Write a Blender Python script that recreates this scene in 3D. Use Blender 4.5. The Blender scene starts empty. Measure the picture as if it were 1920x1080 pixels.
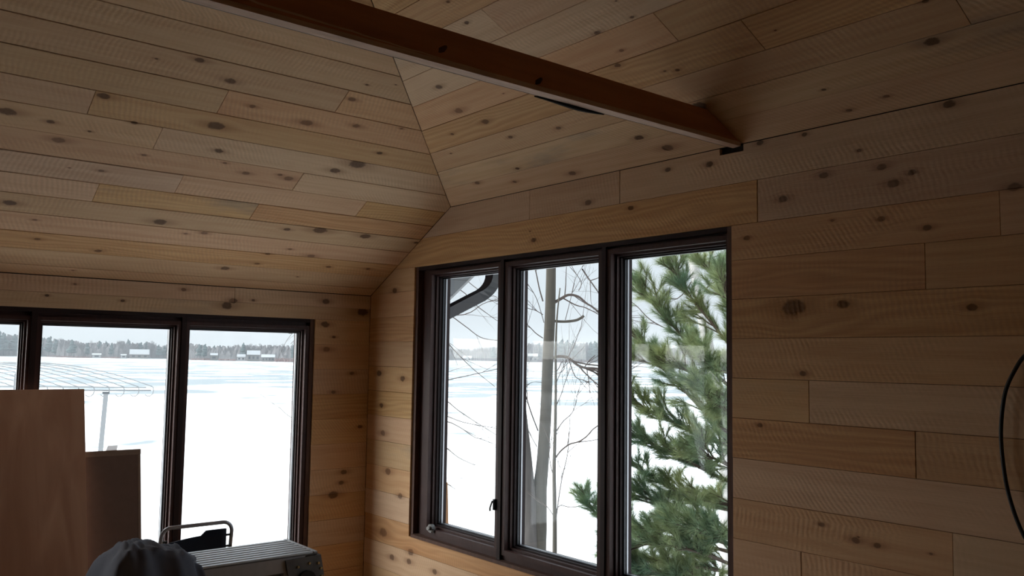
import bpy, bmesh, math, random
from math import sin, cos, pi, radians, sqrt, hypot, exp
from mathutils import Vector, Matrix

sc = bpy.context.scene
col = sc.collection
random.seed(7)

# ------------------------------------------------------------------ camera
EYE = 1.6
F = 1615.1735
YAW, PIT, ROL = radians(39.34153), radians(4.61967), radians(0.808714)
CAM = Vector((-3.0, -5.19383, EYE))
fw = Vector((sin(YAW)*cos(PIT), cos(YAW)*cos(PIT), sin(PIT)))
rt = Vector((cos(YAW), -sin(YAW), 0.0))
up = rt.cross(fw)
rt, up = rt*cos(ROL)+up*sin(ROL), -rt*sin(ROL)+up*cos(ROL)
cam = bpy.data.cameras.new('camera')
cam.sensor_fit = 'HORIZONTAL'; cam.sensor_width = 36.0
cam.lens = F*36.0/1920.0
cam.clip_start = 0.05; cam.clip_end = 6000
co = bpy.data.objects.new('camera', cam); col.objects.link(co)
m = Matrix((rt, up, -fw)).transposed().to_4x4(); m.translation = CAM
co.matrix_world = m
sc.camera = co

def ray(x, y):
    return fw + rt*((x-960.0)/F) - up*((y-540.0)/F)
def hit(px, p, n):
    """photo pixel -> point on the plane through p with normal n"""
    d = ray(*px); n = Vector(n); p = Vector(p)
    return CAM + d*((p-CAM).dot(n)/d.dot(n))
def on_z(px, z): return hit(px, (0, 0, z), (0, 0, 1))
def on_y(px, y): return hit(px, (0, y, 0), (0, 1, 0))
def on_x(px, x): return hit(px, (x, 0, 0), (1, 0, 0))
def at_d(px, d):
    """photo pixel -> point at horizontal distance d from the viewer"""
    r = ray(*px); return CAM + r*(d/hypot(r.x, r.y))

# ------------------------------------------------------------------ world: overcast winter sky
vs = sc.view_settings
vs.view_transform = 'Standard'; vs.look = 'None'; vs.gamma = 1.0; vs.use_curve_mapping = False
vs.exposure = 0.40
w = bpy.data.worlds.new('overcast'); sc.world = w; w.use_nodes = True
nt = w.node_tree; N = nt.nodes; L = nt.links
bg = N['Background']
tc = N.new('ShaderNodeTexCoord'); sx = N.new('ShaderNodeSeparateXYZ')
L.new(tc.outputs['Generated'], sx.inputs[0])
cl = N.new('ShaderNodeClamp'); L.new(sx.outputs['Z'], cl.inputs['Value'])
ma = N.new('ShaderNodeMath'); ma.operation = 'MULTIPLY_ADD'       # CIE overcast law (1 + 2 sin h)/3
ma.inputs[1].default_value = 2.0; ma.inputs[2].default_value = 1.0
L.new(cl.outputs[0], ma.inputs[0])
L.new(ma.outputs[0], bg.inputs['Strength'])
bg.inputs['Color'].default_value = (0.535, 0.58, 0.63, 1)

# the sun is hidden behind bright cloud over the lake: very soft light
su = bpy.data.lights.new('veiled_sun', 'SUN'); su.energy = 7.3; su.angle = radians(75); su.color = (1.0, .97, .93)
so = bpy.data.objects.new('veiled_sun', su); col.objects.link(so)
so.rotation_euler = Vector((-.62, .62, .50)).to_track_quat('Z', 'Y').to_euler()

# ------------------------------------------------------------------ material helpers
def new_mat(name):
    m = bpy.data.materials.new(name); m.use_nodes = True
    return m, m.node_tree.nodes, m.node_tree.links, m.node_tree.nodes['Principled BSDF']
def simple(name, c, rough=0.6, metal=0.0, noise=0.0, scale=20.0, bump=0.0, stretch=(1, 1, 1), spec=0.4):
    m, N, L, b = new_mat(name)
    b.inputs['Roughness'].default_value = rough; b.inputs['Metallic'].default_value = metal
    b.inputs['Specular IOR Level'].default_value = spec
    b.inputs['Base Color'].default_value = (*c, 1)
    if noise or bump:
        t = N.new('ShaderNodeTexCoord'); mp = N.new('ShaderNodeMapping'); mp.inputs['Scale'].default_value = stretch
        L.new(t.outputs['Object'], mp.inputs['Vector'])
        n = N.new('ShaderNodeTexNoise'); n.inputs['Scale'].default_value = scale; n.inputs['Detail'].default_value = 6
        L.new(mp.outputs[0], n.inputs['Vector'])
        mx = N.new('ShaderNodeMix'); mx.data_type = 'RGBA'
        mx.inputs['A'].default_value = (*[v*(1-noise) for v in c], 1)
        mx.inputs['B'].default_value = (*[min(1, v*(1+noise)) for v in c], 1)
        L.new(n.outputs['Fac'], mx.inputs['Factor']); L.new(mx.outputs['Result'], b.inputs['Base Color'])
        if bump:
            bp = N.new('ShaderNodeBump'); bp.inputs['Strength'].default_value = bump; bp.inputs['Distance'].default_value = 0.01
            L.new(n.outputs['Fac'], bp.inputs['Height']); L.new(bp.outputs[0], b.inputs['Normal'])
    return m

NK = 6
def plank_material():
    """rough sawn pine board: object space is (along board, across board, depth) in metres;
    every board carries its own random triple and up to six knots (along, across, radius)."""
    m, N, L, b = new_mat('rough_pine')
    def math_(op, a=None, b_=None, c_=None):
        n = N.new('ShaderNodeMath'); n.operation = op
        for i, v in enumerate((a, b_, c_)):
            if v is None: continue
            if isinstance(v, (int, float)): n.inputs[i].default_value = v
            else: L.new(v, n.inputs[i])
        return n.outputs[0]
    def mixc(f, a, c, blend='MIX'):
        n = N.new('ShaderNodeMix'); n.data_type = 'RGBA'; n.blend_type = blend
        for s, v in (('Factor', f), ('A', a), ('B', c)):
            if isinstance(v, (int, float)): n.inputs[s].default_value = v
            elif isinstance(v, tuple): n.inputs[s].default_value = (*v, 1)
            else: L.new(v, n.inputs[s])
        return n.outputs['Result']
    def comb(x, y, z):
        n = N.new('ShaderNodeCombineXYZ')
        for i, v in enumerate((x, y, z)):
            if isinstance(v, (int, float)): n.inputs[i].default_value = v
            else: L.new(v, n.inputs[i])
        return n.outputs[0]
    def noise(vec, scale, detail=4, rough=.55, dist=0):
        n = N.new('ShaderNodeTexNoise'); n.inputs['Scale'].default_value = scale
        n.inputs['Detail'].default_value = detail; n.inputs['Roughness'].default_value = rough
        n.inputs['Distortion'].default_value = dist; L.new(vec, n.inputs['Vector']); return n.outputs['Fac']
    def smooth(v, a, b_, lo=0., hi=1.):
        n = N.new('ShaderNodeMapRange'); n.interpolation_type = 'SMOOTHSTEP'
        L.new(v, n.inputs['Value'])
        for k, x in (('From Min', a), ('From Max', b_), ('To Min', lo), ('To Max', hi)): n.inputs[k].default_value = x
        return n.outputs[0]
    tcn = N.new('ShaderNodeTexCoord'); sp = N.new('ShaderNodeSeparateXYZ'); L.new(tcn.outputs['Object'], sp.inputs[0])
    u, v, wz = sp.outputs
    at = N.new('ShaderNodeAttribute'); at.attribute_name = 'board_random'
    rs = N.new('ShaderNodeSeparateXYZ'); L.new(at.outputs['Vector'], rs.inputs[0]); r1, r2, r3 = rs.outputs
    wob = noise(comb(u, v, 0.0), 45, 2)
    warp = None; core = None; halo = None
    for i in range(NK):
        a = N.new('ShaderNodeAttribute'); a.attribute_name = 'knot_%d' % i
        ks = N.new('ShaderNodeSeparateXYZ'); L.new(a.outputs['Vector'], ks.inputs[0]); ku, kv, kr = ks.outputs
        du = math_('DIVIDE', math_('SUBTRACT', u, ku), kr); dv0 = math_('SUBTRACT', v, kv)
        dv = math_('DIVIDE', dv0, kr)
        d2 = math_('ADD', math_('MULTIPLY', math_('MULTIPLY', du, du), .62), math_('MULTIPLY', math_('MULTIPLY', dv, dv), 1.5))
        d2 = math_('ADD', d2, math_('MULTIPLY', math_('SUBTRACT', wob, .5), 1.3))
        e = math_('POWER', 2.718, math_('MULTIPLY', d2, -.16))
        wv = math_('MULTIPLY', e, math_('MULTIPLY', dv0, -.75))
        warp = wv if warp is None else math_('ADD', warp, wv)
        c_ = smooth(d2, 1.15, .45)
        core = c_ if core is None else math_('MAXIMUM', core, c_)
        # reddish tail drawn out along the grain
        t2 = math_('ADD', math_('MULTIPLY', math_('MULTIPLY', du, du), .10), math_('MULTIPLY', math_('MULTIPLY', dv, dv), 1.0))
        h_ = math_('POWER', 2.718, math_('MULTIPLY', t2, -.8))
        halo = h_ if halo is None else math_('MAXIMUM', halo, h_)
    vw = math_('ADD', v, warp)
    gx = math_('ADD', math_('MULTIPLY', u, 1.1), math_('MULTIPLY', r1, 37.0))
    gy = math_('ADD', math_('MULTIPLY', vw, 22.0), math_('MULTIPLY', r2, 53.0))
    grain = noise(comb(gx, gy, r3), 1.6, 5, .6, .25)
    fine = noise(comb(math_('MULTIPLY', gx, 5.0), math_('MULTIPLY', gy, 7.0), r1), 1.5, 3)
    broad = noise(comb(math_('MULTIPLY', gx, .9), math_('MULTIPLY', gy, .12), r2), 1.2, 3)
    # growth-ring bands on some boards
    rings = math_('SINE', math_('MULTIPLY', math_('ADD', gy, math_('MULTIPLY', noise(comb(math_('MULTIPLY', gx, .8), math_('MULTIPLY', gy, .25), r3), 1.0, 2), 5.0)), 9.0))
    ringamt = smooth(r2, .72, .98, .0, .13)
    # saw kerf arcs
    cu = math_('ADD', u, math_('MULTIPLY', math_('SUBTRACT', r1, .5), 1.2)); cv = math_('ADD', v, math_('ADD', math_('MULTIPLY', r2, .5), .45))
    du_ = math_('SUBTRACT', math_('MULTIPLY', u, 1.0), math_('MULTIPLY', math_('POWER', math_('ADD', math_('FRACT', math_('MULTIPLY', v, 1.0)), .2), 2.0), .4))
    kerfc = math_('ADD', math_('MULTIPLY', du_, 290.0), math_('MULTIPLY', v, math_('ADD', 170.0, math_('MULTIPLY', r3, 160.0))))
    kerf = math_('SINE', math_('ADD', kerfc, math_('MULTIPLY', noise(comb(math_('MULTIPLY', u, 4.0), math_('MULTIPLY', v, 9.0), r1), 1.5, 3), 9.0)))
    kpatch = smooth(noise(comb(math_('MULTIPLY', gx, 1.4), math_('MULTIPLY', v, 6.0), r3), 1.3, 2), .42, .62, .15, 1.0)
    kerf = math_('MULTIPLY', kerf, kpatch)
    base = mixc(smooth(grain, .3, .75), (.69, .455, .258), (.59, .36, .19))
    base = mixc(math_('MULTIPLY', fine, .25), base, (.44, .26, .14))
    base = mixc(smooth(broad, .5, .8, 0, .4), base, (.53, .29, .155))
    rr = math_('MULTIPLY', math_('ADD', math_('MULTIPLY', rings, .5), .5), ringamt)
    base = mixc(math_('MULTIPLY', rr, 2.2), base, (.30, .15, .07))
    base = mixc(smooth(halo, .1, 1.0, 0, .55), base, (.30, .145, .065))
    # blue stain on a few boards
    stain = math_('MULTIPLY', smooth(noise(comb(math_('MULTIPLY', gx, 1.0), math_('MULTIPLY', gy, .16), r1), 1.4, 4), .5, .72), smooth(r1, .82, .97, 0, .6))
    base = mixc(stain, base, (.22, .21, .19))
    kr_ = noise(comb(math_('MULTIPLY', u, 1.0), math_('MULTIPLY', v, 1.0), r1), 90, 3)
    kcol = mixc(kr_, (.055, .024, .011), (.15, .07, .032))
    base = mixc(math_('MULTIPLY', core, math_('ADD', math_('MULTIPLY', r1, .35), .6)), base, kcol)
    hsv = N.new('ShaderNodeHueSaturation')
    L.new(base, hsv.inputs['Color'])
    L.new(math_('ADD', math_('MULTIPLY', r3, .16), .91), hsv.inputs['Value'])
    L.new(math_('ADD', math_('MULTIPLY', r2, .3), .82), hsv.inputs['Saturation'])
    L.new(math_('ADD', math_('MULTIPLY', r1, .012), .494), hsv.inputs['Hue'])
    kb = mixc(math_('MULTIPLY', math_('ADD', math_('MULTIPLY', kerf, .5), .5), .16), hsv.outputs[0], (.19, .13, .085))
    L.new(kb, b.inputs['Base Color'])
    b.inputs['Roughness'].default_value = .75; b.inputs['Specular IOR Level'].default_value = .25
    h = math_('ADD', math_('ADD', math_('MULTIPLY', kerf, .35), math_('MULTIPLY', fine, .8)), math_('MULTIPLY', core, -.3))
    bp = N.new('ShaderNodeBump'); bp.inputs['Strength'].default_value = .28; bp.inputs['Distance'].default_value = .004
    L.new(h, bp.inputs['Height']); L.new(bp.outputs[0], b.inputs['Normal'])
    return m
PINE = plank_material()

M = {}
M['underlay'] = simple('dark_underlay', (.022, .014, .010), .9)
M['pine_plain'] = simple('pine_plain', (.54, .33, .16), .75, noise=.15, scale=3, stretch=(1, 9, 9))
M['subfloor'] = simple('subfloor_plywood', (.27, .17, .09), .7, noise=.2, scale=6, stretch=(1, 6, 1))
M['frame'] = simple('stained_frame_wood', (.047, .021, .018), .5, noise=.35, scale=6, stretch=(8, 8, 1.2), bump=.08, spec=.25)
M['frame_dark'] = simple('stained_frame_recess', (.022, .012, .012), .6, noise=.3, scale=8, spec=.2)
M['jamb'] = simple('rough_jamb_wood', (.085, .042, .030), .75, noise=.5, scale=9, stretch=(5, 5, 1), bump=.3)
M['gasket'] = simple('black_gasket', (.012, .013, .018), .35)
M['spacer'] = simple('aluminium_spacer', (.42, .42, .44), .35, metal=.6)
M['steel'] = simple('steel', (.35, .34, .33), .35, metal=.9, noise=.2, scale=30)
M['black_metal'] = simple('black_metal', (.02, .02, .02), .4)
M['beam'] = simple('beam_wood', (.46, .20, .095), .7, noise=.35, scale=5, stretch=(.5, 7, 7), bump=.15)
M['beam_edge'] = simple('beam_sawn_edge', (.62, .45, .34), .8, noise=.3, scale=14, stretch=(.6, 3, 3), bump=.4)
M['beam_knot'] = simple('beam_knot', (.085, .035, .016), .8)
M['bark'] = simple('bark_black', (.010, .008, .007), .9, bump=.5, scale=40)
M['snow'] = None
M['soffit'] = simple('soffit_grey', (.095, .10, .108), .6, noise=.1, scale=5)
M['soffit_edge'] = simple('soffit_edge_grey', (.27, .27, .275), .5)
M['downspout'] = simple('downspout_metal', (.022, .023, .029), .38, noise=.2, scale=4)
M['bark_grey'] = simple('bark_grey', (.064, .057, .047), .9, noise=.4, scale=5, stretch=(3, 3, .7), bump=.6)
M['bark_dark'] = simple('bark_dark', (.085, .076, .072), .9, noise=.45, scale=6, stretch=(3, 3, .6), bump=.7)
M['twig'] = simple('twig', (.075, .058, .052), .85)
M['birch'] = simple('pale_bark', (.42, .40, .39), .85, noise=.3, scale=5, stretch=(2, 2, .8), bump=.2)
M['pine_twig'] = simple('pine_twig', (.085, .06, .045), .9)
M['cedar'] = simple('cedar_board', (.42, .21, .10), .7, noise=.25, scale=8, stretch=(6, 6, 1))
M['cardboard'] = simple('cardboard', (.155, .098, .075), .85, noise=.12, scale=30)
M['cardboard_edge'] = simple('cardboard_flap', (.24, .165, .12), .85, noise=.12, scale=30)
M['paper'] = simple('white_paper', (.75, .76, .80), .6)
M['alu'] = simple('aluminium', (.44, .45, .47), .42, metal=.55, noise=.12, scale=40)
M['alu_dark'] = simple('dirty_aluminium', (.16, .155, .15), .5, metal=.5, noise=.5, scale=14)
M['bolt'] = simple('brass_bolt', (.55, .42, .22), .35, metal=.8)
M['chair_tube'] = simple('chair_tube', (.33, .33, .36), .3, metal=.7)
M['chair_fabric'] = simple('navy_fabric', (.010, .012, .022), .9, noise=.3, scale=300)
M['cloth'] = simple('slate_cloth', (.095, .104, .135), .88, noise=.3, scale=9, bump=.25)
M['cable'] = simple('black_cable', (.008, .008, .009), .45)
M['lift'] = simple('lift_tube', (.27, .275, .28), .5)
M['dry_grass'] = simple('dry_grass', (.33, .27, .20), .9)
M['far_pine'] = simple('far_pine', (.055, .085, .088), .95, noise=.4, scale=.6)
M['far_bare'] = simple('far_bare_tree', (.14, .135, .14), .95, noise=.3, scale=.6)
M['far_brush'] = simple('far_brush', (.20, .12, .11), .95, noise=.3, scale=.7)
M['far_wall'] = simple('cottage_wall', (.15, .14, .13), .8)
M['far_white'] = simple('cottage_white', (.34, .34, .34), .8)
M['far_snow'] = simple('roof_snow', (.36, .38, .40), .8)
M['far_glass'] = simple('cottage_window', (.03, .035, .05), .2)

def needle_material():
    m, N, L, b = new_mat('pine_needles')
    n = N.new('ShaderNodeTexNoise'); n.inputs['Scale'].default_value = 2.6; n.inputs['Detail'].default_value = 3
    t = N.new('ShaderNodeTexCoord'); L.new(t.outputs['Object'], n.inputs['Vector'])
    r = N.new('ShaderNodeValToRGB'); r.color_ramp.elements[0].position = .35; r.color_ramp.elements[1].position = .68
    r.color_ramp.elements[0].color = (.11, .19, .115, 1); r.color_ramp.elements[1].color = (.35, .39, .18, 1)
    L.new(n.outputs['Fac'], r.inputs[0]); L.new(r.outputs[0], b.inputs['Base Color'])
    b.inputs['Roughness'].default_value = .6; b.inputs['Specular IOR Level'].default_value = .3
    return m
M['needles'] = needle_material()

def snow_material():
    m, N, L, b = new_mat('lake_snow')
    t = N.new('ShaderNodeTexCoord')
    mp = N.new('ShaderNodeMapping'); mp.inputs['Rotation'].default_value = (0, 0, YAW); mp.inputs['Scale'].default_value = (.055, .075, .05)
    L.new(t.outputs['Object'], mp.inputs['Vector'])
    n = N.new('ShaderNodeTexNoise'); n.inputs['Scale'].default_value = 1.0; n.inputs['Detail'].default_value = 5; n.inputs['Roughness'].default_value = .6
    L.new(mp.outputs[0], n.inputs['Vector'])
    r = N.new('ShaderNodeValToRGB')
    r.color_ramp.elements[0].position = .40; r.color_ramp.elements[0].color = (.83, .85, .87, 1)
    r.color_ramp.elements[1].position = .50; r.color_ramp.elements[1].color = (.255, .29, .31, 1)
    # near the shore the snow cover is unbroken, further out the wind has bared the ice
    sp = N.new('ShaderNodeVectorMath'); sp.operation = 'LENGTH'; L.new(t.outputs['Object'], sp.inputs[0])
    mr = N.new('ShaderNodeMapRange'); mr.inputs['From Min'].default_value = 30; mr.inputs['From Max'].default_value = 170
    mr.inputs['To Min'].default_value = -.22; mr.inputs['To Max'].default_value = 0; L.new(sp.outputs['Value'], mr.inputs['Value'])
    ad = N.new('ShaderNodeMath'); ad.operation = 'ADD'; L.new(n.outputs['Fac'], ad.inputs[0]); L.new(mr.outputs[0], ad.inputs[1])
    L.new(ad.outputs[0], r.inputs[0]); L.new(r.outputs[0], b.inputs['Base Color'])
    b.inputs['Roughness'].default_value = .9; b.inputs['Specular IOR Level'].default_value = .1
    return m
M['snow'] = snow_material()

def glass_material():
    m, N, L, b = new_mat('window_glass')
    N.remove(b); out = N['Material Output']
    tr = N.new('ShaderNodeBsdfTransparent'); tr.inputs[0].default_value = (.93, .95, .95, 1)
    gl = N.new('ShaderNodeBsdfGlossy'); gl.inputs['Roughness'].default_value = .02; gl.inputs['Color'].default_value = (.9, .9, .9, 1)
    lw = N.new('ShaderNodeLayerWeight'); lw.inputs['Blend'].default_value = .5
    pw = N.new('ShaderNodeMath'); pw.operation = 'POWER'; pw.inputs[1].default_value = 5.0; L.new(lw.outputs['Facing'], pw.inputs[0])
    fr = N.new('ShaderNodeMath'); fr.operation = 'MULTIPLY_ADD'; fr.inputs[1].default_value = .6; fr.inputs[2].default_value = .018; L.new(pw.outputs[0], fr.inputs[0])
    mx = N.new('ShaderNodeMixShader')
    L.new(fr.outputs[0], mx.inputs[0]); L.new(tr.outputs[0], mx.inputs[1]); L.new(gl.outputs[0], mx.inputs[2])
    L.new(mx.outputs[0], out.inputs['Surface'])
    return m
M['glass'] = glass_material()

def plywood_material():
    m, N, L, b = new_mat('plywood_sheet')
    t = N.new('ShaderNodeTexCoord')
    mp = N.new('ShaderNodeMapping'); mp.inputs['Scale'].default_value = (5.0, 3.0, .75); L.new(t.outputs['Object'], mp.inputs['Vector'])
    n = N.new('ShaderNodeTexNoise'); n.inputs['Scale'].default_value = 1.6; n.inputs['Detail'].default_value = 5; n.inputs['Distortion'].default_value = .8
    L.new(mp.outputs[0], n.inputs['Vector'])
    r = N.new('ShaderNodeValToRGB'); r.color_ramp.elements[0].position = .3; r.color_ramp.elements[1].position = .72
    r.color_ramp.elements[0].color = (.42, .22, .135, 1); r.color_ramp.elements[1].color = (.60, .36, .24, 1)
    L.new(n.outputs['Fac'], r.inputs[0])
    v = N.new('ShaderNodeTexVoronoi'); v.inputs['Scale'].default_value = 2.3
    mp2 = N.new('ShaderNodeMapping'); mp2.inputs['Scale'].default_value = (1.3, 1, .8); L.new(t.outputs['Object'], mp2.inputs['Vector'])
    L.new(mp2.outputs[0], v.inputs['Vector'])
    mr = N.new('ShaderNodeMapRange'); mr.inputs['From Min'].default_value = .035; mr.inputs['From Max'].default_value = .075
    mr.inputs['To Min'].default_value = .8; mr.inputs['To Max'].default_value = 0; L.new(v.outputs['Distance'], mr.inputs['Value'])
    mx = N.new('ShaderNodeMix'); mx.data_type = 'RGBA'; mx.inputs['B'].default_value = (.09, .035, .03, 1)
    L.new(mr.outputs[0], mx.inputs['Factor']); L.new(r.outputs[0], mx.inputs['A']); L.new(mx.outputs['Result'], b.inputs['Base Color'])
    b.inputs['Roughness'].default_value = .65
    return m
M['plywood'] = plywood_material()

# ------------------------------------------------------------------ mesh helpers
class MB:
    """collects boxes, tubes, prisms ... and links them as ONE mesh object"""
    def __init__(s): s.v = []; s.f = []; s.sm = False
    def add(s, vs, fs):
        o = len(s.v); s.v += [tuple(p) for p in vs]; s.f += [tuple(i+o for i in f) for f in fs]; return s
    def box(s, a, b):
        x0, x1 = sorted((a[0], b[0])); y0, y1 = sorted((a[1], b[1])); z0, z1 = sorted((a[2], b[2]))
        return s.add([(x0, y0, z0), (x1, y0, z0), (x1, y1, z0), (x0, y1, z0), (x0, y0, z1), (x1, y0, z1), (x1, y1, z1), (x0, y1, z1)],
                     [(0, 3, 2, 1), (4, 5, 6, 7), (0, 1, 5, 4), (1, 2, 6, 5), (2, 3, 7, 6), (3, 0, 4, 7)])
    def hexa(s, q0, q1):
        """solid between two quads with matching corners"""
        return s.add(list(q0)+list(q1), [(0, 3, 2, 1), (4, 5, 6, 7), (0, 1, 5, 4), (1, 2, 6, 5), (2, 3, 7, 6), (3, 0, 4, 7)])
    def tube(s, pts, r, n=8, cap=True):
        pts = [Vector(p) for p in pts]
        if not hasattr(r, '__len__'): r = [r]*len(pts)
        rings = []; prev = None
        for i, p in enumerate(pts):
            t = (pts[min(i+1, len(pts)-1)]-pts[max(i-1, 0)])
            t = t.normalized() if t.length > 1e-9 else Vector((0, 0, 1))
            if prev is None:
                a = Vector((0, 0, 1)) if abs(t.z) < .9 else Vector((1, 0, 0))
                x = t.cross(a).normalized()
            else:
                x = (prev - t*prev.dot(t)); x = x.normalized() if x.length > 1e-6 else t.orthogonal().normalized()
            prev = x; y = t.cross(x)
            rings.append([p + x*(r[i]*cos(2*pi*k/n)) + y*(r[i]*sin(2*pi*k/n)) for k in range(n)])
        o = len(s.v)
        for ring in rings: s.v += [tuple(q) for q in ring]
        for i in range(len(pts)-1):
            for k in range(n):
                a = o+i*n+k; b = o+i*n+(k+1) % n
                s.f.append((a, b, b+n, a+n))
        if cap:
            s.f.append(tuple(o+k for k in reversed(range(n)))); s.f.append(tuple(o+(len(pts)-1)*n+k for k in range(n)))
        return s
    def rectsweep(s, pts, sx, wx, wy):
        """rectangular pipe along pts; sx = fixed side direction"""
        pts = [Vector(p) for p in pts]; sx = Vector(sx).normalized(); o = len(s.v)
        for i, p in enumerate(pts):
            t = (pts[min(i+1, len(pts)-1)]-pts[max(i-1, 0)]).normalized(); y = t.cross(sx).normalized()
            for a, b in ((-1, -1), (1, -1), (1, 1), (-1, 1)): s.v.append(tuple(p+sx*(a*wx/2)+y*(b*wy/2)))
        for i in range(len(pts)-1):
            for k in range(4):
                a = o+i*4+k; b = o+i*4+(k+1) % 4; s.f.append((a, b, b+4, a+4))
        s.f.append((o+3, o+2, o+1, o)); e = o+4*(len(pts)-1); s.f.append((e, e+1, e+2, e+3))
        return s
    def prism(s, poly, d):
        """poly: list of 3D points, extruded by vector d"""
        n = len(poly); d = Vector(d)
        s.add([Vector(p) for p in poly]+[Vector(p)+d for p in poly],
              [tuple(reversed(range(n))), tuple(range(n, 2*n))]+[(i, (i+1) % n, n+(i+1) % n, n+i) for i in range(n)])
        return s
    def build(s, name, mat, parent=None, smooth=False, origin=None):
        me = bpy.data.meshes.new(name)
        o3 = Vector(origin) if origin is not None else Vector((0, 0, 0))
        me.from_pydata([tuple(Vector(v)-o3) for v in s.v], [], s.f); me.materials.append(mat)
        bm = bmesh.new(); bm.from_mesh(me); bmesh.ops.recalc_face_normals(bm, faces=bm.faces); bm.to_mesh(me); bm.free()
        if smooth: me.polygons.foreach_set('use_smooth', [True]*len(me.polygons))
        o = bpy.data.objects.new(name, me); col.objects.link(o)
        put(o, parent, o3); return o
def put(o, parent, loc):
    if parent is not None:
        o.parent = parent; o.location = Vector(loc)-Vector(parent_loc(parent))
    else: o.location = loc
def parent_loc(p):
    v = Vector(p.location); q = p.parent
    while q is not None: v += q.location; q = q.parent
    return v
def tag(o, label, cat=None, group=None):
    o['label'] = label
    if cat: o['category'] = cat
    if group: o['group'] = group
    return o
def struct(o, label=None):
    o['kind'] = 'structure'
    if label: o['label'] = label
    return o
def empty(name, loc=(0, 0, 0)):
    o = bpy.data.objects.new(name, None); o.empty_display_size = .2; o.location = loc; col.objects.link(o); return o

# ------------------------------------------------------------------ room dimensions (metres; corner of the two window walls at x = y = 0)
H1, D2, H2, S2 = 2.0092, 0.9321, 2.5101, 0.4917      # low eave on back wall, end of the sloped wall top, high eave on right wall, slope
S1 = (H2-H1)/D2
XL, YF = -6.0, -8.6                                   # far extents of the room
cA = 1/hypot(1, S1); cB = 1/hypot(1, S2)
RIDGE_X = -3.0; RIDGE_Z = H2+S2*3.0; RIDGE_Y = -(RIDGE_Z-H1)/S1
RW = dict(u0=.5487, u1=2.989, z0=.4776, z1=2.1691)    # opening in the right wall (u = distance from corner)
KW = dict(u0=.4074, u1=4.49, z0=.16, z1=1.8328)       # opening in the back wall
BEAM_Y, BEAM_B, BEAM_T = -3.0444, 2.5004, 2.6127
TH = .018
def frame_matrix(O, U, V):
    U = Vector(U); V = Vector(V); W = U.cross(V)
    m = Matrix((U, V, W)).transposed().to_4x4(); m.translation = Vector(O); return m
FR = {'A': frame_matrix((0, 0, H1), (1, 0, 0), (0, -cA, S1*cA)),
      'B': frame_matrix((0, 0, H2), (0, -1, 0), (-cB, 0, S2*cB)),
      'R': frame_matrix((0, 0, 0), (0, -1, 0), (0, 0, 1)),
      'K': frame_matrix((0, 0, 0), (1, 0, 0), (0, 0, 1))}
def uv(pl, px):
    m = FR[pl]; p = hit(px, m.translation, m.col[2].to_3d()); q = m.inverted() @ p; return q.x, q.y

# ---- boards
def clip(poly, a, b, c):
    """keep a*u + b*v <= c"""
    out = []
    for i, p in enumerate(poly):
        q = poly[(i+1) % len(poly)]
        dp = a*p[0]+b*p[1]-c; dq = a*q[0]+b*q[1]-c
        if dp <= 0: out.append(p)
        if (dp < 0 < dq) or (dq < 0 < dp):
            t = dp/(dp-dq); out.append((p[0]+(q[0]-p[0])*t, p[1]+(q[1]-p[1])*t))
    return out
def cleanpoly(poly):
    out = []
    for p in poly:
        if not out or hypot(p[0]-out[-1][0], p[1]-out[-1][1]) > 1e-4: out.append(p)
    if len(out) > 1 and hypot(out[0][0]-out[-1][0], out[0][1]-out[-1][1]) < 1e-4: out.pop()
    return out
def area(poly):
    return .5*sum(poly[i][0]*poly[(i+1) % len(poly)][1]-poly[(i+1) % len(poly)][0]*poly[i][1] for i in range(len(poly)))
def inset(poly, c):
    n = len(poly); out = []
    for i in range(n):
        p0, p, p1 = poly[i-1], poly[i], poly[(i+1) % n]
        a = Vector((p[0]-p0[0], p[1]-p0[1])).normalized(); b = Vector((p1[0]-p[0], p1[1]-p[1])).normalized()
        na = Vector((-a.y, a.x)); nb = Vector((-b.y, b.x)); s = na+nb
        k = max(.35, 1+na.dot(nb)); s = s*(c/k)
        out.append((p[0]+s.x, p[1]+s.y))
    return out
def board_pieces(u0, u1, v0, v1, holes):
    """rectangle minus openings -> list of polygons (ccw)"""
    rects = [(u0, u1)]; 
    for h in holes:                                   # opening as tall as the board: board is cut in two
        if h[2] <= v0+1e-3 and h[3] >= v1-1e-3:
            nr = []
            for a, b in rects:
                if h[0] >= b or h[1] <= a: nr.append((a, b)); continue
                if h[0]-a > .02: nr.append((a, h[0]))
                if b-h[1] > .02: nr.append((h[1], b))
            rects = nr
    polys = []
    for a, b in rects:
        bot = [(a, v0), (b, v0)]; top = [(b, v1), (a, v1)]
        for h in holes:
            h0, h1 = max(a, h[0]), min(b, h[1])
            if h1-h0 < 1e-3: continue
            if h[2] <= v0+1e-3 and v0+1e-3 < h[3] < v1-1e-3:     # notch from below
                bot = [(a, v0), (h0, v0), (h0, h[3]), (h1, h[3]), (h1, v0), (b, v0)]
                if h0 <= a+1e-3: bot = bot[3:] if h1 < b-1e-3 else [(a, h[3]), (b, h[3])]
                if h0 <= a+1e-3 and h1 < b-1e-3: bot = [(a, h[3])]+bot
                elif h1 >= b-1e-3 and h0 > a+1e-3: bot = bot[:4]
            elif h[3] >= v1-1e-3 and v0+1e-3 < h[2] < v1-1e-3:   # notch from above
                top = [(b, v1), (h1, v1), (h1, h[2]), (h0, h[2]), (h0, v1), (a, v1)]
                if h1 >= b-1e-3: top = [(b, h[2])]+top[3:] if h0 > a+1e-3 else [(b, h[2]), (a, h[2])]
                elif h0 <= a+1e-3: top = top[:3]+[(a, h[2])]
        polys.append(cleanpoly(bot+top))
    return polys
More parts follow.
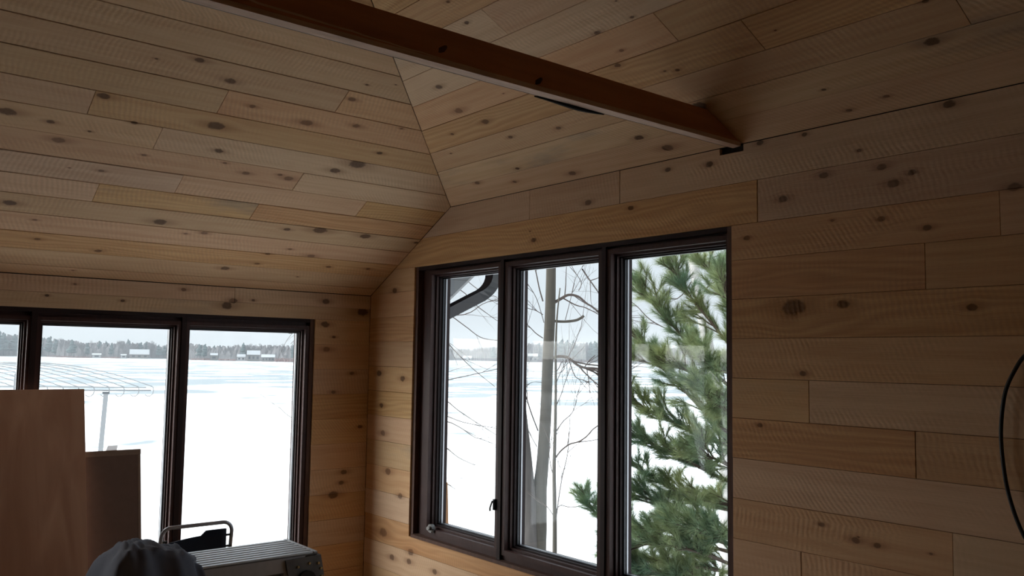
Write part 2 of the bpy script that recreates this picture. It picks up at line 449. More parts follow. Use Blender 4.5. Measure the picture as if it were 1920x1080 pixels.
def make_plank(parent, pl, poly, knots, rnd):
    if area(poly) < 0: poly = poly[::-1]
    if len(poly) < 3 or abs(area(poly)) < 4e-4: return None
    n = len(poly); c = .0016 if pl == 'A' else .0011
    fr = inset(poly, c)
    lift = rnd.uniform(-.0012, .0012)
    vs = [(p[0], p[1], lift) for p in fr]+[(p[0], p[1], lift-c) for p in poly]+[(p[0], p[1], -TH) for p in poly]
    fs = [tuple(range(n)), tuple(reversed(range(2*n, 3*n)))]
    for i in range(n):
        j = (i+1) % n
        fs.append((n+i, n+j, j, i)); fs.append((2*n+i, 2*n+j, n+j, n+i))
    me = bpy.data.meshes.new('plank'); me.from_pydata(vs, [], fs); me.materials.append(PINE)
    us = [p[0] for p in poly]; vv = [p[1] for p in poly]
    ks = [k for k in knots if min(us)-.03 < k[0] < max(us)+.03 and min(vv)-k[2]*.6 < k[1] < max(vv)+k[2]*.6]
    ks.sort(key=lambda k: -k[2]); ks = ks[:NK]
    while len(ks) < NK: ks.append((50.0+len(ks), 50.0, .01))
    nv = len(vs)
    for i, k in enumerate(ks):
        a = me.attributes.new('knot_%d' % i, 'FLOAT_VECTOR', 'POINT'); a.data.foreach_set('vector', list(k)*nv)
    a = me.attributes.new('board_random', 'FLOAT_VECTOR', 'POINT')
    r3 = [rnd.random() for _ in range(3)]; a.data.foreach_set('vector', r3*nv)
    o = bpy.data.objects.new('plank', me); col.objects.link(o)
    o.parent = parent; o.matrix_local = FR[pl]
    return o
GAPS = {'A': (.002, .0035, .0045, .0055), 'B': (.0015, .002, .003, .004), 'R': (.0008, .001, .0014, .002), 'K': (.0008, .001, .0016)}
def lay_boards(parent, pl, rows, umin, umax, clips, holes, joints_px, knots_px, seed, density=.9, visible=None):
    rnd = random.Random(seed)
    joints = [uv(pl, p) for p in joints_px]
    knots = []
    for (x, y, r) in knots_px:
        c = uv(pl, (x, y)); e = uv(pl, (x+r, y)); g = uv(pl, (x, y+r))
        knots.append((c[0], c[1], max(.0065, .72*(hypot(e[0]-c[0], e[1]-c[1])))))
    for i in range(len(rows)-1):
        v0, v1 = sorted((rows[i], rows[i+1]))
        js = sorted(j[0] for j in joints if v0 < j[1] < v1)
        # further joints outside the stretch that the photo settles
        lo, hi = visible if visible else (umin, umax)
        marks = [umin, umax]+js
        if lo > umin+.3 and rnd.random() < .8: marks.append(rnd.uniform(umin+.2, lo))
        u = (max(js) if js else lo+rnd.uniform(.4, 2.0)) if hi <= lo else hi
        u = hi+rnd.uniform(0, 1.5)
        while u < umax-.5: marks.append(u); u += rnd.uniform(1.8, 3.4)
        if not js:                                    # very long rows get one joint
            pass
        marks = sorted(set(marks))
        g = rnd.choice(GAPS[pl])
        for a, b in zip(marks[:-1], marks[1:]):
            if b-a < .03: continue
            kk = [k for k in knots if v0-.02 < k[1] < v1+.02]
            for q in range(int(rnd.random()*density*(b-a)*1.6)):
                kk.append((rnd.uniform(a, b), rnd.uniform(v0+.02, v1-.02), rnd.uniform(.004, .0085)))
            for poly in board_pieces(a+.0008, b-.0008, v0+g/2, v1-g/2, holes):
                for cp in clips: poly = clip(poly, *cp)
                poly = cleanpoly(poly)
                if len(poly) >= 3: make_plank(parent, pl, poly, kk, rnd)

# ------------------------------------------------------------------ ceiling: hip over the corner, boards under a dark underlay
def slab(name, polys, mat, parent=None):
    b = MB()
    for poly, d in polys: b.prism(poly, d)
    return b.build(name, mat, parent)
Zr = RIDGE_Z
cornA = (0, 0, H1); hipB = (0, -D2, H2); ridge = (RIDGE_X, RIDGE_Y, Zr); hipC = (XL, -D2, H2); cornC = (XL, 0, H1)
ridgeF = (RIDGE_X, YF, Zr); eaveBF = (0, YF, H2); eaveCF = (XL, YF, H2)
def lifted(poly, n, d): return [Vector(p)+Vector(n).normalized()*d for p in poly]
nA = Vector((0, S1, 1)); nB = Vector((S2, 0, 1)); nC = Vector((-S2, 0, 1))
bA = [cornA, hipB, ridge, hipC, cornC]; bB = [hipB, eaveBF, ridgeF, ridge]; bC = [hipC, ridge, ridgeF, eaveCF]
oh = .26; zh = H2-S2*oh; yh = -(zh-H1)/S1
# each slope laps a hand's breadth over its neighbour along the hips and the ridge, so no daylight gets through
lap = .15
def zA(y): return H1-S1*y
eA = [(oh, oh, zA(oh)), (oh, yh-lap, zA(yh-lap)), (RIDGE_X, RIDGE_Y-lap, zA(RIDGE_Y-lap)), (XL-oh, yh-lap, zA(yh-lap)), (XL-oh, oh, zA(oh))]
eB = [(oh, yh+lap, zh), (oh, YF-oh, zh), (RIDGE_X-.1, YF-oh, Zr+S2*.1), (RIDGE_X-.1, RIDGE_Y+lap, Zr+S2*.1)]
eC = [(XL-oh, yh+lap, zh), (RIDGE_X+.1, RIDGE_Y+lap, Zr+S2*.1), (RIDGE_X+.1, YF-oh, Zr+S2*.1), (XL-oh, YF-oh, zh)]
ceiling = slab('ceiling', [(lifted(eA, nA, TH+.004), nA.normalized()*.12), (lifted(eB, nB, TH+.004), nB.normalized()*.12)], M['underlay'])
struct(ceiling, 'hipped ceiling lined with knotty pine boards')
cl2 = slab('ceiling_far_slope', [(eC, nC.normalized()*.12)], M['pine_plain']); struct(cl2, 'ceiling slope over the far side of the room')

A_rows = [0, .093, .24, .392, .548, .697, .846, 1.0, 1.156, 1.316, 1.473, 1.635, 1.797, 1.956]
A_meas = A_rows[:]
while A_rows[-1] < (Zr-H1)/(S1*cA)-.01: A_rows.append(A_rows[-1]+.159)
A_joints = [(172, 190), (418, 190), (636, 198), (297, 257), (556, 345), (180, 360), (478, 395), (336, 345), (682, 386)]
A_knots = [(110, 263, 16), (195, 180, 15), (660, 186, 9), (410, 283, 11), (405, 236, 20), (190, 320, 7), (270, 291, 6), (422, 306, 5), (461, 325, 9),
    (525, 328, 6), (541, 335, 11), (432, 152, 13), (473, 199, 8), (575, 230, 14), (668, 236, 9), (712, 287, 7), (670, 308, 19), (628, 320, 12),
    (18, 380, 16), (293, 110, 4), (95, 228, 10), (14, 209, 20), (252, 230, 8), (168, 246, 5), (753, 241, 4), (65, 412, 6), (200, 393, 7), (300, 416, 16),
    (348, 438, 5), (383, 437, 8), (538, 430, 8), (600, 432, 16), (685, 443, 12), (498, 465, 4), (544, 467, 5), (502, 476, 6), (583, 480, 9), (616, 500, 6),
    (564, 500, 5), (690, 504, 5), (310, 474, 6), (395, 477, 6), (422, 503, 10), (482, 494, 6), (184, 470, 9), (70, 448, 8), (52, 438, 7), (185, 449, 6),
    (35, 460, 5), (20, 401, 6), (375, 113, 12), (688, 159, 4), (780, 455, 5)]
# clip A: u is x (negative into the room): hip edges, wall edges
sA = lambda p: (FR['A'].inverted() @ Vector(p)).to_2d()
def edge(p, q, inside):
    """half-plane a,b,c with 'inside' kept"""
    p = Vector(p).to_2d() if len(p) > 2 else Vector(p); q = Vector(q).to_2d() if len(q) > 2 else Vector(q)
    d = q-p; a, b = d.y, -d.x; c = a*p.x+b*p.y
    ins = Vector(inside)
    if a*ins.x+b*ins.y > c: a, b, c = -a, -b, -c
    l = hypot(a, b); return (a/l, b/l, c/l-.0012)
pA = [sA(p) for p in bA]; inA = (-3.0, .6)
clipsA = [edge(pA[i], pA[(i+1) % 5], inA) for i in (0, 1, 2, 3)]
lay_boards(ceiling, 'A', A_rows, XL, 0, clipsA, [], A_joints, A_knots, 11, .6, (-2.75, 0.0))
B_rows = [0, .157, .303, .452, .615, .775, .935]
while B_rows[-1] < 3.0/cB-.01: B_rows.append(B_rows[-1]+.159)
B_joints = [(1232, 33), (1408, 60), (1803, 16), (950, 62)]
B_knots = [(957, 257, 6), (1047, 240, 6), (970, 316, 5), (895, 343, 6), (965, 341, 5), (1198, 258, 11), (1252, 277, 14), (1073, 325, 9), (860, 208, 10),
    (910, 228, 9), (823, 163, 8), (848, 251, 4), (875, 43, 6), (840, 3, 5), (1158, 122, 8), (1270, 131, 6), (1545, 168, 6), (1748, 78, 20), (1735, 2, 9),
    (1310, 200, 20), (1662, 181, 8), (1592, 207, 8), (1120, 62, 8), (1165, 95, 6), (1185, 32, 5)]
sB = lambda p: (FR['B'].inverted() @ Vector(p)).to_2d()
pB = [sB(p) for p in bB]; inB = (4.0, .6)
clipsB = [edge(pB[3], pB[0], inB)]
BH = (-BEAM_Y-.052, -BEAM_Y+.012)                     # pocket where the collar beam runs into the boards
lay_boards(ceiling, 'B', B_rows, D2, -YF, clipsB, [], B_joints, B_knots, 23, .5, (D2, 4.6))

# ------------------------------------------------------------------ walls
WT = .20
def wall_slab(name, quads, mat):
    b = MB()
    for a, c in quads: b.box(a, c)
    return struct(b.build(name, mat))
r = RW
x0 = TH+.003
mbw = MB()
for a_, c_ in [((x0, WT, -.02), (WT, -r['u0'], H1)), ((x0, -r['u0'], -.02), (WT, -r['u1'], r['z0'])), ((x0, -D2, r['z1']), (WT, -r['u1'], H2)), ((x0, -r['u1'], -.02), (WT, YF-WT, H2))]: mbw.box(a_, c_)
mbw.prism([(x0, WT, H1), (x0, -r['u0'], H1), (x0, -r['u0'], r['z1']), (x0, -D2, r['z1']), (x0, -D2, H2+.02), (x0, 0, H1+.02)], (WT-x0, 0, 0))
wall_right = struct(mbw.build('wall_right', M['underlay']))
wall_right['label'] = 'knotty pine board wall with the window beside the pine tree'
R_rows = [H2, 2.3466, RW['z1'], 2.0196]+[2.0196-.1635*k for k in range(1, 13)]+[0.0]
R_joints = [(1162, 365), (993, 398), (1420, 370), (1735, 515), (1875, 400), (1517, 750), (1717, 856), (1787, 1040), (1502, 1052)]
R_knots = [(1103, 380, 7), (1183, 390, 6), (1001, 450, 5), (1468, 373, 10), (1482, 403, 7), (1652, 410, 9), (1738, 427, 10), (1400, 446, 7), (1560, 413, 4),
    (1488, 576, 26), (1581, 570, 14), (1822, 576, 13), (1505, 700, 8), (1425, 797, 6), (1540, 983, 7), (1605, 1013, 10), (1645, 1023, 9), (1544, 328, 10),
    (1653, 313, 11), (1710, 323, 10), (1425, 268, 7), (1508, 252, 6), (1780, 195, 14), (1902, 350, 16), (1675, 343, 14), (711, 700, 5), (755, 710, 5),
    (715, 760, 4), (718, 812, 5), (727, 884, 6), (750, 930, 5), (718, 998, 8), (735, 1045, 5), (767, 1053, 5), (770, 1035, 6), (815, 1072, 5), (780, 452, 5),
    (740, 545, 5), (1330, 308, 8), (1252, 318, 6)]
hole_R = (RW['u0'], RW['u1'], RW['z0'], RW['z1'])
hole_beam = (BH[0]-.06, BH[1]-.004, H2-.030, H2+1)
lay_boards(wall_right, 'R', R_rows, 0.0, -YF, [edge((0, H1), (D2, H2), (3, 1)), (0, 1, H2-.0015)], [hole_R, hole_beam], R_joints, R_knots, 5, .35, (0, 4.4))
k = KW
wall_back = wall_slab('wall_back', [((x0+.0005, x0, -.02), (-k['u0'], WT, H1+.02)), ((-k['u0'], x0, 0), (-k['u1'], WT, k['z0'])), ((-k['u0'], x0, k['z1']), (-k['u1'], WT, H1+.02)),
    ((-k['u1'], x0, 0), (XL, WT, H1+.02))], M['underlay'])
wall_back['label'] = 'knotty pine board wall with the window looking over the lake'
K_rows = [H1-.002, 1.917, KW['z1']]+[KW['z1']-.1635*i for i in range(1, 12)]+[0.0]
K_knots = [(611, 565, 8), (610, 608, 9), (345, 543, 6), (437, 564, 9), (425, 573, 12), (475, 563, 4), (88, 554, 5), (230, 564, 5), (626, 632, 4), (612, 655, 8),
    (660, 700, 5), (625, 735, 5), (645, 885, 7), (640, 905, 6), (625, 928, 11), (680, 585, 12), (470, 531, 5), (675, 800, 5)]
hole_K = (-KW['u1'], -KW['u0'], KW['z0'], KW['z1'])
lay_boards(wall_back, 'K', K_rows, XL, 0.0, [], [hole_K], [(440, 555)], K_knots, 41, .4, (-2.7, 0))
wall_left = wall_slab('wall_left', [((XL, WT, -.02), (XL-WT, YF-WT, H2+.02))], M['pine_plain'])
wall_left['label'] = 'pine clad wall on the far side of the room'
b = MB(); b.prism([(XL-WT, YF, 0), (WT, YF, 0), (WT, YF, H2+.02), (RIDGE_X, YF, Zr+.05), (XL-WT, YF, H2+.02)], (0, -WT, 0))
struct(b.build('wall_front', M['pine_plain']), 'pine clad gable wall facing the windows')
b = MB()
fl = b.box((XL-WT, YF-WT, -.25), (WT, WT, 0)).build('floor', M['subfloor']); struct(fl, 'plywood floor of the room')

# ------------------------------------------------------------------ windows
def make_window(name, label, pl, op, panes, ztop, zbot, hardware=False):
    """op = opening; panes = glass ranges (u0,u1); d = depth behind the wall face"""
    root = empty(name, FR[pl] @ Vector(((op['u0'] if pl == 'R' else -op['u0']), op['z0'], 0)))
    struct(root, label)
    sg = 1 if pl == 'R' else -1
    def bx(mb, u0, u1, z0, z1, d0, d1):
        a = FR[pl] @ Vector((sg*u0, z0, -d0)); c = FR[pl] @ Vector((sg*u1, z1, -d1)); mb.box(a, c)
    # jamb lining of the rough opening: each side its own board
    e = .0015
    for (u0, u1, z0, z1, nm) in ((op['u0']+e, op['u0']+.03, op['z0']+e, op['z1']-e, 'jamb'), (op['u1']-.03, op['u1']-e, op['z0']+e, op['z1']-e, 'jamb'),
                                 (op['u0']+.03, op['u1']-.03, op['z1']-.022, op['z1']-e, 'head'), (op['u0']+.03, op['u1']-.03, op['z0']+e, op['z0']+.02, 'sill')):
        mb = MB(); bx(mb, u0, u1, z0, z1, .012 if nm != 'sill' else -.006, .19); mb.build(nm, M['jamb'] if nm in ('jamb', 'sill') else M['frame_dark'], root)
    # outer frame
    zt, zb = op['z1']-.022, op['z0']+.02
    mb = MB()
    fo = .048
    bx(mb, op['u0']+.03, panes[0][0]-.055, zb, zt, .045, .18)
    bx(mb, panes[-1][1]+.05, op['u1']-.03, zb, zt, .045, .18)
    bx(mb, panes[0][0]-.055, panes[-1][1]+.05, ztop+.045, zt, .045, .18)
    bx(mb, panes[0][0]-.055, panes[-1][1]+.05, zb, zbot-.05, .03, .18)
    mb.build('frame', M['frame'], root)
    for i in range(len(panes)-1):
        c = (panes[i][1]+panes[i+1][0])/2
        mb = MB(); bx(mb, c-.014, c+.014, zb, zt, .0125, .175); mb.build('mullion', M['frame_dark'], root)
    for i, (g0, g1) in enumerate(panes):
        lo = panes[i-1] if i else None; hi = panes[i+1] if i+1 < len(panes) else None
        s0 = (lo[1]+g0)/2+.0145 if lo else g0-.0545; s1 = (g1+hi[0])/2-.0145 if hi else g1+.0495
        mb = MB()
        t0, t1 = zbot-.0495, ztop+.0445
        def ring(mb, a, b_, c, d, ia, ib, ic, id_, d0, d1):
            bx(mb, a, ia, c, d, d0, d1); bx(mb, ib, b_, c, d, d0, d1); bx(mb, ia, ib, id_, d, d0, d1); bx(mb, ia, ib, c, ic, d0, d1)
        q = .022
        ring(mb, s0, s1, t0, t1, g0-q, g1+q, zbot-q, ztop+q, .020, .15)
        sash = mb.build('sash', M['frame'], root)
        mb = MB(); ring(mb, g0-q, g1+q, zbot-q, ztop+q, g0-.011, g1+.011, zbot-.011, ztop+.011, .052, .15); mb.build('glazing_bead', M['frame'], sash)
        mb = MB(); ring(mb, g0-.011, g1+.011, zbot-.011, ztop+.011, g0-.003, g1+.003, zbot-.003, ztop+.003, .072, .15); mb.build('glazing_bead', M['frame_dark'], sash)
        mb = MB(); ring(mb, g0-.003, g1+.003, zbot-.003, ztop+.003, g0+.004, g1-.004, zbot+.004, ztop-.004, .092, .104); mb.build('gasket', M['gasket'], sash)
        mb = MB(); ring(mb, g0-.003, g1+.003, zbot-.003, ztop+.003, g0+.002, g1-.002, zbot+.002, ztop-.002, .114, .124); mb.build('spacer', M['spacer'], sash)
        mb = MB(); bx(mb, g0-.003, g1+.003, zbot-.003, ztop+.003, .106, .110); mb.build('glass_pane', M['glass'], sash)
    if hardware:
        # lock lever on the first sash stile and the crank operator at the sill
        p = on_x((921, 944), .018); p.y = -1.394; lk = MB()
        lk.box((.004, p.y-.006, p.z-.03), (.020, p.y+.008, p.z+.03)); lk.tube([(-.002, p.y+.004, p.z+.02), (-.008, p.y+.016, p.z-.02), (-.004, p.y+.02, p.z-.035)], .005, 6)
        lk.build('lock_lever', M['black_metal'], root)
        p = on_x((812, 990), .03); ck = MB()
        ck.tube([(.028, p.y, p.z), (.006, p.y, p.z)], .026, 12); ck.tube([(.006, p.y, p.z), (-.012, p.y-.004, p.z+.004)], .012, 10); ck.tube([(.02, p.y-.03, p.z-.012), (.02, p.y+.03, p.z-.012)], .012, 8)
        ck.build('crank_operator', M['alu_dark'], root)
    return root
make_window('window_2', 'three-part dark brown casement window with the pine tree behind it', 'R', RW, [(.738, 1.364), (1.495, 2.161), (2.29, 2.925)], 2.090, .575, True)
make_window('window_1', 'wide dark brown window in front of the open frozen lake', 'K', KW, [(.487, 1.194), (1.306, 1.994), (2.098, 2.80), (2.91, 3.61), (3.72, 4.42)], 1.743, .27)  # last two panes and their opening lie out of view, added for more light
# raw edge strip left of the right hand window

# ------------------------------------------------------------------ collar beam
bx_root = empty('collar_beam', (-.2, BEAM_Y, BEAM_B)); tag(bx_root, 'dark reddish brown timber collar beam with pale wany lower edge under the ceiling', 'beam')
def beam_end(z): return -(z-H2)/S2-.004 if z > H2 else .02
rb = random.Random(3)
xs = [XL]+[XL+.25*i for i in range(1, 24)]
th = .045
mb = MB()
top = BEAM_T; bot = BEAM_B+.014
face = [(XL, BEAM_Y, top), (beam_end(top)-.02, BEAM_Y, top), (-.012, BEAM_Y, H2+.012), (-.004, BEAM_Y, bot), (XL, BEAM_Y, bot)]
mb.prism(face, (0, th, 0)); mb.build('timber', M['beam'], bx_root)
# pale wany edge: irregular chamfer along the lower near arris and the underside
mb = MB(); n = 150; prof = []
for i in range(n+1):
    x = XL+(-.004-XL)*i/n
    near_wall = min(1, max(0, (x+2.6)/1.6))
    a = .0015+(.026*(1-near_wall)+.001)*(0.5+.5*sin(x*2.1+.6)+.35*rb.uniform(-1, 1)*(1-near_wall))
    prof.append((x, max(.0008, a)))
o = len(mb.v)
for x, a in prof:
    mb.v += [(x, BEAM_Y-.0006, bot+a), (x, BEAM_Y-.0006+.003, BEAM_B), (x, BEAM_Y+th-.004, BEAM_B-.002), (x, BEAM_Y+th, bot-.001)]
for i in range(n):
    for q in range(4):
        a0 = o+i*4+q; b0 = o+i*4+(q+1) % 4; mb.f.append((a0, b0, b0+4, a0+4))
mb.f.append((o, o+1, o+2, o+3)); e = o+4*n; mb.f.append((e+3, e+2, e+1, e))
mb.build('wany_edge', M['beam_edge'], bx_root)
# strip of black bark left on the far lower arris
p0 = hit((1000, 181), (0, BEAM_Y+th+.01, 0), (0, 1, 0)); p1 = hit((1130, 216), (0, BEAM_Y+th+.01, 0), (0, 1, 0))
mb = MB(); pts = []; rr = []
for i in range(9):
    t = i/8; pts.append((p0.x+(p1.x-p0.x)*t, BEAM_Y+th+.004, BEAM_B-.004+.002*sin(t*7))); rr.append(.002+.007*sin(pi*min(1, t*1.02)))
mb.tube(pts, rr, 7); mb.build('bark_strip', M['bark'], bx_root)
mb = MB(); mb.tube([(XL, BEAM_Y+th-.002, BEAM_B+.002), (-.05, BEAM_Y+th-.002, BEAM_B+.002)], .0045, 6); mb.build('bark_line', M['frame_dark'], bx_root)
for px in [(830, 92), (1010, 152)]:
    p = hit(px, (0, BEAM_Y, 0), (0, 1, 0)); mb = MB()
    pts = [(p.x+.012*cos(2*pi*i/10)*(1+.3*sin(3*i))+.012*sin(2*pi*i/10), BEAM_Y-.0008, p.z+.015*sin(2*pi*i/10)) for i in range(10)]
    mb.prism(pts, (0, .006, 0)); mb.build('knot', M['beam_knot'], bx_root)

# ------------------------------------------------------------------ things in the room
# plywood sheet leaning on the window wall
pt = on_y((158, 730), -.05); yb = -.46
ply = empty('plywood_sheet', (pt.x-.6, yb, 0)); tag(ply, 'pinkish brown plywood sheet leaning against the lake window beside the cardboard box', 'plywood sheet')
d = Vector((0, pt.y-yb, pt.z)).normalized(); nrm = Vector((0, -d.z, d.y)); Lh = hypot(pt.y-yb, pt.z)
mb = MB(); base = Vector((pt.x, yb, .002))
q0 = [base, base+Vector((-1.22, 0, 0)), base+Vector((-1.22, 0, 0))+d*Lh, base+d*Lh]
mb.hexa(q0, [p-nrm*.0185 for p in q0]); o = mb.build('sheet', M['plywood'], ply)
mb = MB(); ed = [base+Vector((.0008, 0, 0)), base+Vector((-.0006, 0, 0)), base+Vector((-.0006, 0, 0))+d*Lh, base+Vector((.0008, 0, 0))+d*Lh]
mb.hexa([p-nrm*.004 for p in ed], [p-nrm*.0145 for p in ed]); mb.build('edge_veneer', M['cedar'], ply)

# flat cardboard carton standing on end
pr = on_y((262, 842), -.09); xl = pt.x+.012
box = empty('cardboard_carton', ((xl+pr.x)/2, -.3, 0)); tag(box, 'tall flat brown cardboard carton standing between plywood sheet and window post', 'carton')
yb = -.30; yt = -.10; zt = pr.z; dd = Vector((0, yt-yb, zt)).normalized(); nn = Vector((0, -dd.z, dd.y)); hh = hypot(yt-yb, zt)
bb = Vector((xl, yb, .002)); wv = Vector((pr.x-xl, 0, 0)); mb = MB()
q0 = [bb, bb+wv, bb+wv+dd*(hh-.03), bb+dd*(hh-.03)]
mb.hexa(q0, [p-nn*.07 for p in q0]); mb.build('body', M['cardboard'], box)
q1 = [bb+dd*(hh-.03)+nn*.002-wv*.005, bb+wv*1.008+dd*(hh-.03)+nn*.002, bb+wv*1.008+dd*hh+nn*.002, bb+dd*hh+nn*.002-wv*.005]
mb = MB(); mb.hexa(q1, [p-nn*.074 for p in q1]); mb.build('top_flap', M['cardboard_edge'], box)
q2 = [bb+wv+nn*.0015-wv*.05, bb+wv*1.004+nn*.0015, bb+wv*1.004+nn*.0015+dd*(hh-.032), bb+wv+nn*.0015-wv*.05+dd*(hh-.032)]
mb = MB(); mb.hexa(q2, [p-nn*.072 for p in q2]); mb.build('edge_fold', M['cardboard_edge'], box)
tp = bb+wv*.38+dd*(hh+.0012)-nn*.02
q3 = [tp, tp+wv*.2, tp+wv*.25-nn*.035+dd*.028, tp+wv*.07-nn*.035+dd*.028]
mb = MB(); mb.hexa(q3, [p+dd*.0015 for p in q3]); o = mb.build('paper_label', M['paper'], box); o['label'] = 'white paper label'

# folding chair: tube frame with a dark fabric back
ch = empty('folding_chair', (-1.4, -.62, 0)); tag(ch, 'folding lawn chair with grey tube frame and dark navy back in front of the window', 'chair')
cl_ = on_y((303, 990), -.86); cr_ = on_y((435, 979), -.86)
xa, xb, zt = cl_.x, cr_.x, (cl_.z+cr_.z)/2
def arc_frame(xa, xb, y, z0, zt, r, lean):
    pts = [(xa, y+lean, z0)]
    for i in range(7):
        t = pi/2*i/6; pts.append((xa+r-r*cos(t), y, zt-r+r*sin(t)))
    for i in range(7):
        t = pi/2*i/6; pts.append((xb-r+r*sin(t), y, zt-r+r*cos(t)))
    pts.append((xb, y+lean, z0)); return pts
mb = MB(); mb.tube(arc_frame(xa, xb, -.86, .30, zt, .045, .06), .0095, 10); mb.build('back_frame', M['chair_tube'], ch, True)
for x in (xa, xb):
    mb = MB(); mb.tube([(x, -.80, .34), (x, -.78, .30), (x, -.46, .012)], .0095, 8); mb.build('leg', M['chair_tube'], ch, True)
    mb = MB(); mb.tube([(x+.02*(1 if x == xa else -1), -.50, .38), (x+.02*(1 if x == xa else -1), -.92, .012)], .0095, 8); mb.build('leg', M['chair_tube'], ch, True)
mb = MB(); nx = 12; nz = 6                              # sagging back cloth, thicker at its rolled top
def backpt(i, j, s):
    t = i/nx; u = j/nz; x = xa+.028+(xb-xa-.056)*t
    zt2 = zt-.055+.022*(t > .62)-.02*(1-t)*(1-t)
    z = zt2-u*(.22); return (x, -.858+.035*sin(pi*t)*(.4+.6*u)+s*.006, z)
g = [[backpt(i, j, 1) for j in range(nz+1)] for i in range(nx+1)]; h = [[backpt(i, j, -1) for j in range(nz+1)] for i in range(nx+1)]
vs_ = [p for r_ in g for p in r_]+[p for r_ in h for p in r_]; K = (nx+1)*(nz+1); fs_ = []
for i in range(nx):
    for j in range(nz):
        a = i*(nz+1)+j; fs_ += [(a, a+1, a+nz+2, a+nz+1), (K+a, K+a+nz+1, K+a+nz+2, K+a+1)]
for j in range(nz): fs_ += [(j, K+j, K+j+1, j+1), (nx*(nz+1)+j, nx*(nz+1)+j+1, K+nx*(nz+1)+j+1, K+nx*(nz+1)+j)]
for i in range(nx): fs_ += [(i*(nz+1), (i+1)*(nz+1), K+(i+1)*(nz+1), K+i*(nz+1)), (i*(nz+1)+nz, K+i*(nz+1)+nz, K+(i+1)*(nz+1)+nz, (i+1)*(nz+1)+nz)]
mb.add(vs_, fs_); mb.build('backrest', M['chair_fabric'], ch, True)
for z in (zt-.065, zt-.12):
    for x, s in ((xb, -1), (xa, 1)):
        mb = MB(); mb.tube([(x, -.858, z), (x+s*.03, -.858, z)], .006, 6); mb.build('strap', M['black_metal'], ch)
mb = MB(); mb.prism([(xa+.022, -.52, .372), (xb-.022, -.52, .372), (xb-.022, -.82, .35), (xa+.022, -.82, .35)], (0, 0, .012)); mb.build('seat', M['chair_fabric'], ch)

# aluminium work platform
zt = .70
fr_ = on_z((535, 1011), zt); nr = on_z((598, 1033), zt)
px1 = (fr_.x+nr.x)/2; py0 = fr_.y; py1 = nr.y; px0 = on_z((236, 1095), zt).x
wp = empty('work_platform', ((px0+px1)/2, (py0+py1)/2, 0)); tag(wp, 'ribbed aluminium work platform standing in front of the folding chair', 'work platform')
mb = MB(); mb.box((px0, py1, zt-.012), (px1, py0, zt-.006)); mb.build('deck_plate', M['alu_dark'], wp)
nrib = 8; wrib = (py0-py1)/nrib
for i in range(nrib):
    y0 = py1+wrib*i
    mb = MB(); mb.prism([(px0, y0+.004, zt-.006), (px0, y0+wrib-.004, zt-.006), (px0, y0+wrib-.009, zt), (px0, y0+.009, zt)], (px1-px0-.016, 0, 0)); mb.build('deck_rib', M['alu'], wp)
mb = MB(); mb.box((px1-.016, py1, zt-.006), (px1, py0, zt+.001)); mb.build('end_trim', M['alu'], wp)
for y in (py1, py0-.014):
    mb = MB(); mb.box((px0, y, zt-.075), (px1-.06, y+.014, zt-.012)); mb.build('side_rail', M['alu'], wp)
mb = MB(); mb.prism([(px1-.16, py1-.012, zt-.020), (px1+.012, py1-.012, zt-.014), (px1+.030, py1-.012, zt-.10), (px1+.030, py1-.012, zt-.20), (px1-.12, py1-.012, zt-.20)], (0, .010, 0)); hg = mb.build('hinge_plate', M['alu_dark'], wp)
mb = MB(); mb.prism([(px1-.16, py0+.002, zt-.020), (px1+.012, py0+.002, zt-.014), (px1+.030, py0+.002, zt-.10), (px1+.030, py0+.002, zt-.20), (px1-.12, py0+.002, zt-.20)], (0, .010, 0)); mb.build('hinge_plate', M['alu_dark'], wp)
mb = MB(); mb.box((px1-.004, py1+.0, zt-.17), (px1+.012, py0, zt-.014)); mb.build('end_plate', M['alu_dark'], wp)
mb = MB(); mb.tube([(px1-.06, py1-.014, zt-.115), (px1-.06, py1-.03, zt-.115)], .042, 16); mb.build('hinge_knob', M['black_metal'], wp)
for bx_, bz_ in ((.0, -.05), (.014, -.075), (.018, -.11), (-.045, -.045), (-.10, -.055)):
    mb = MB(); mb.tube([(px1+bx_, py1-.012, zt+bz_), (px1+bx_, py1-.019, zt+bz_)], .006, 8); mb.build('bolt', M['bolt'], wp)
for x, s in ((px1-.01, 1), (px0+.04, -1)):
    for y, sy in ((py1+.02, -1), (py0-.02, 1)):
        mb = MB(); a = (x, y, zt-.10); c = (x+s*.10, y+sy*.03, .012)
        mb.rectsweep([a, c], (0, 1, 0), .035, .05); lg = mb.build('leg', M['alu'], wp)
        mb = MB(); mb.box((c[0]-.03, c[1]-.025, .0005), (c[0]+.03, c[1]+.025, .03)); mb.build('rubber_foot', M['black_metal'], lg)
    mb = MB(); mb.tube([(x+s*.06, py1, .30), (x+s*.06, py0, .30)], .014, 8); mb.build('rung', M['alu'], wp)

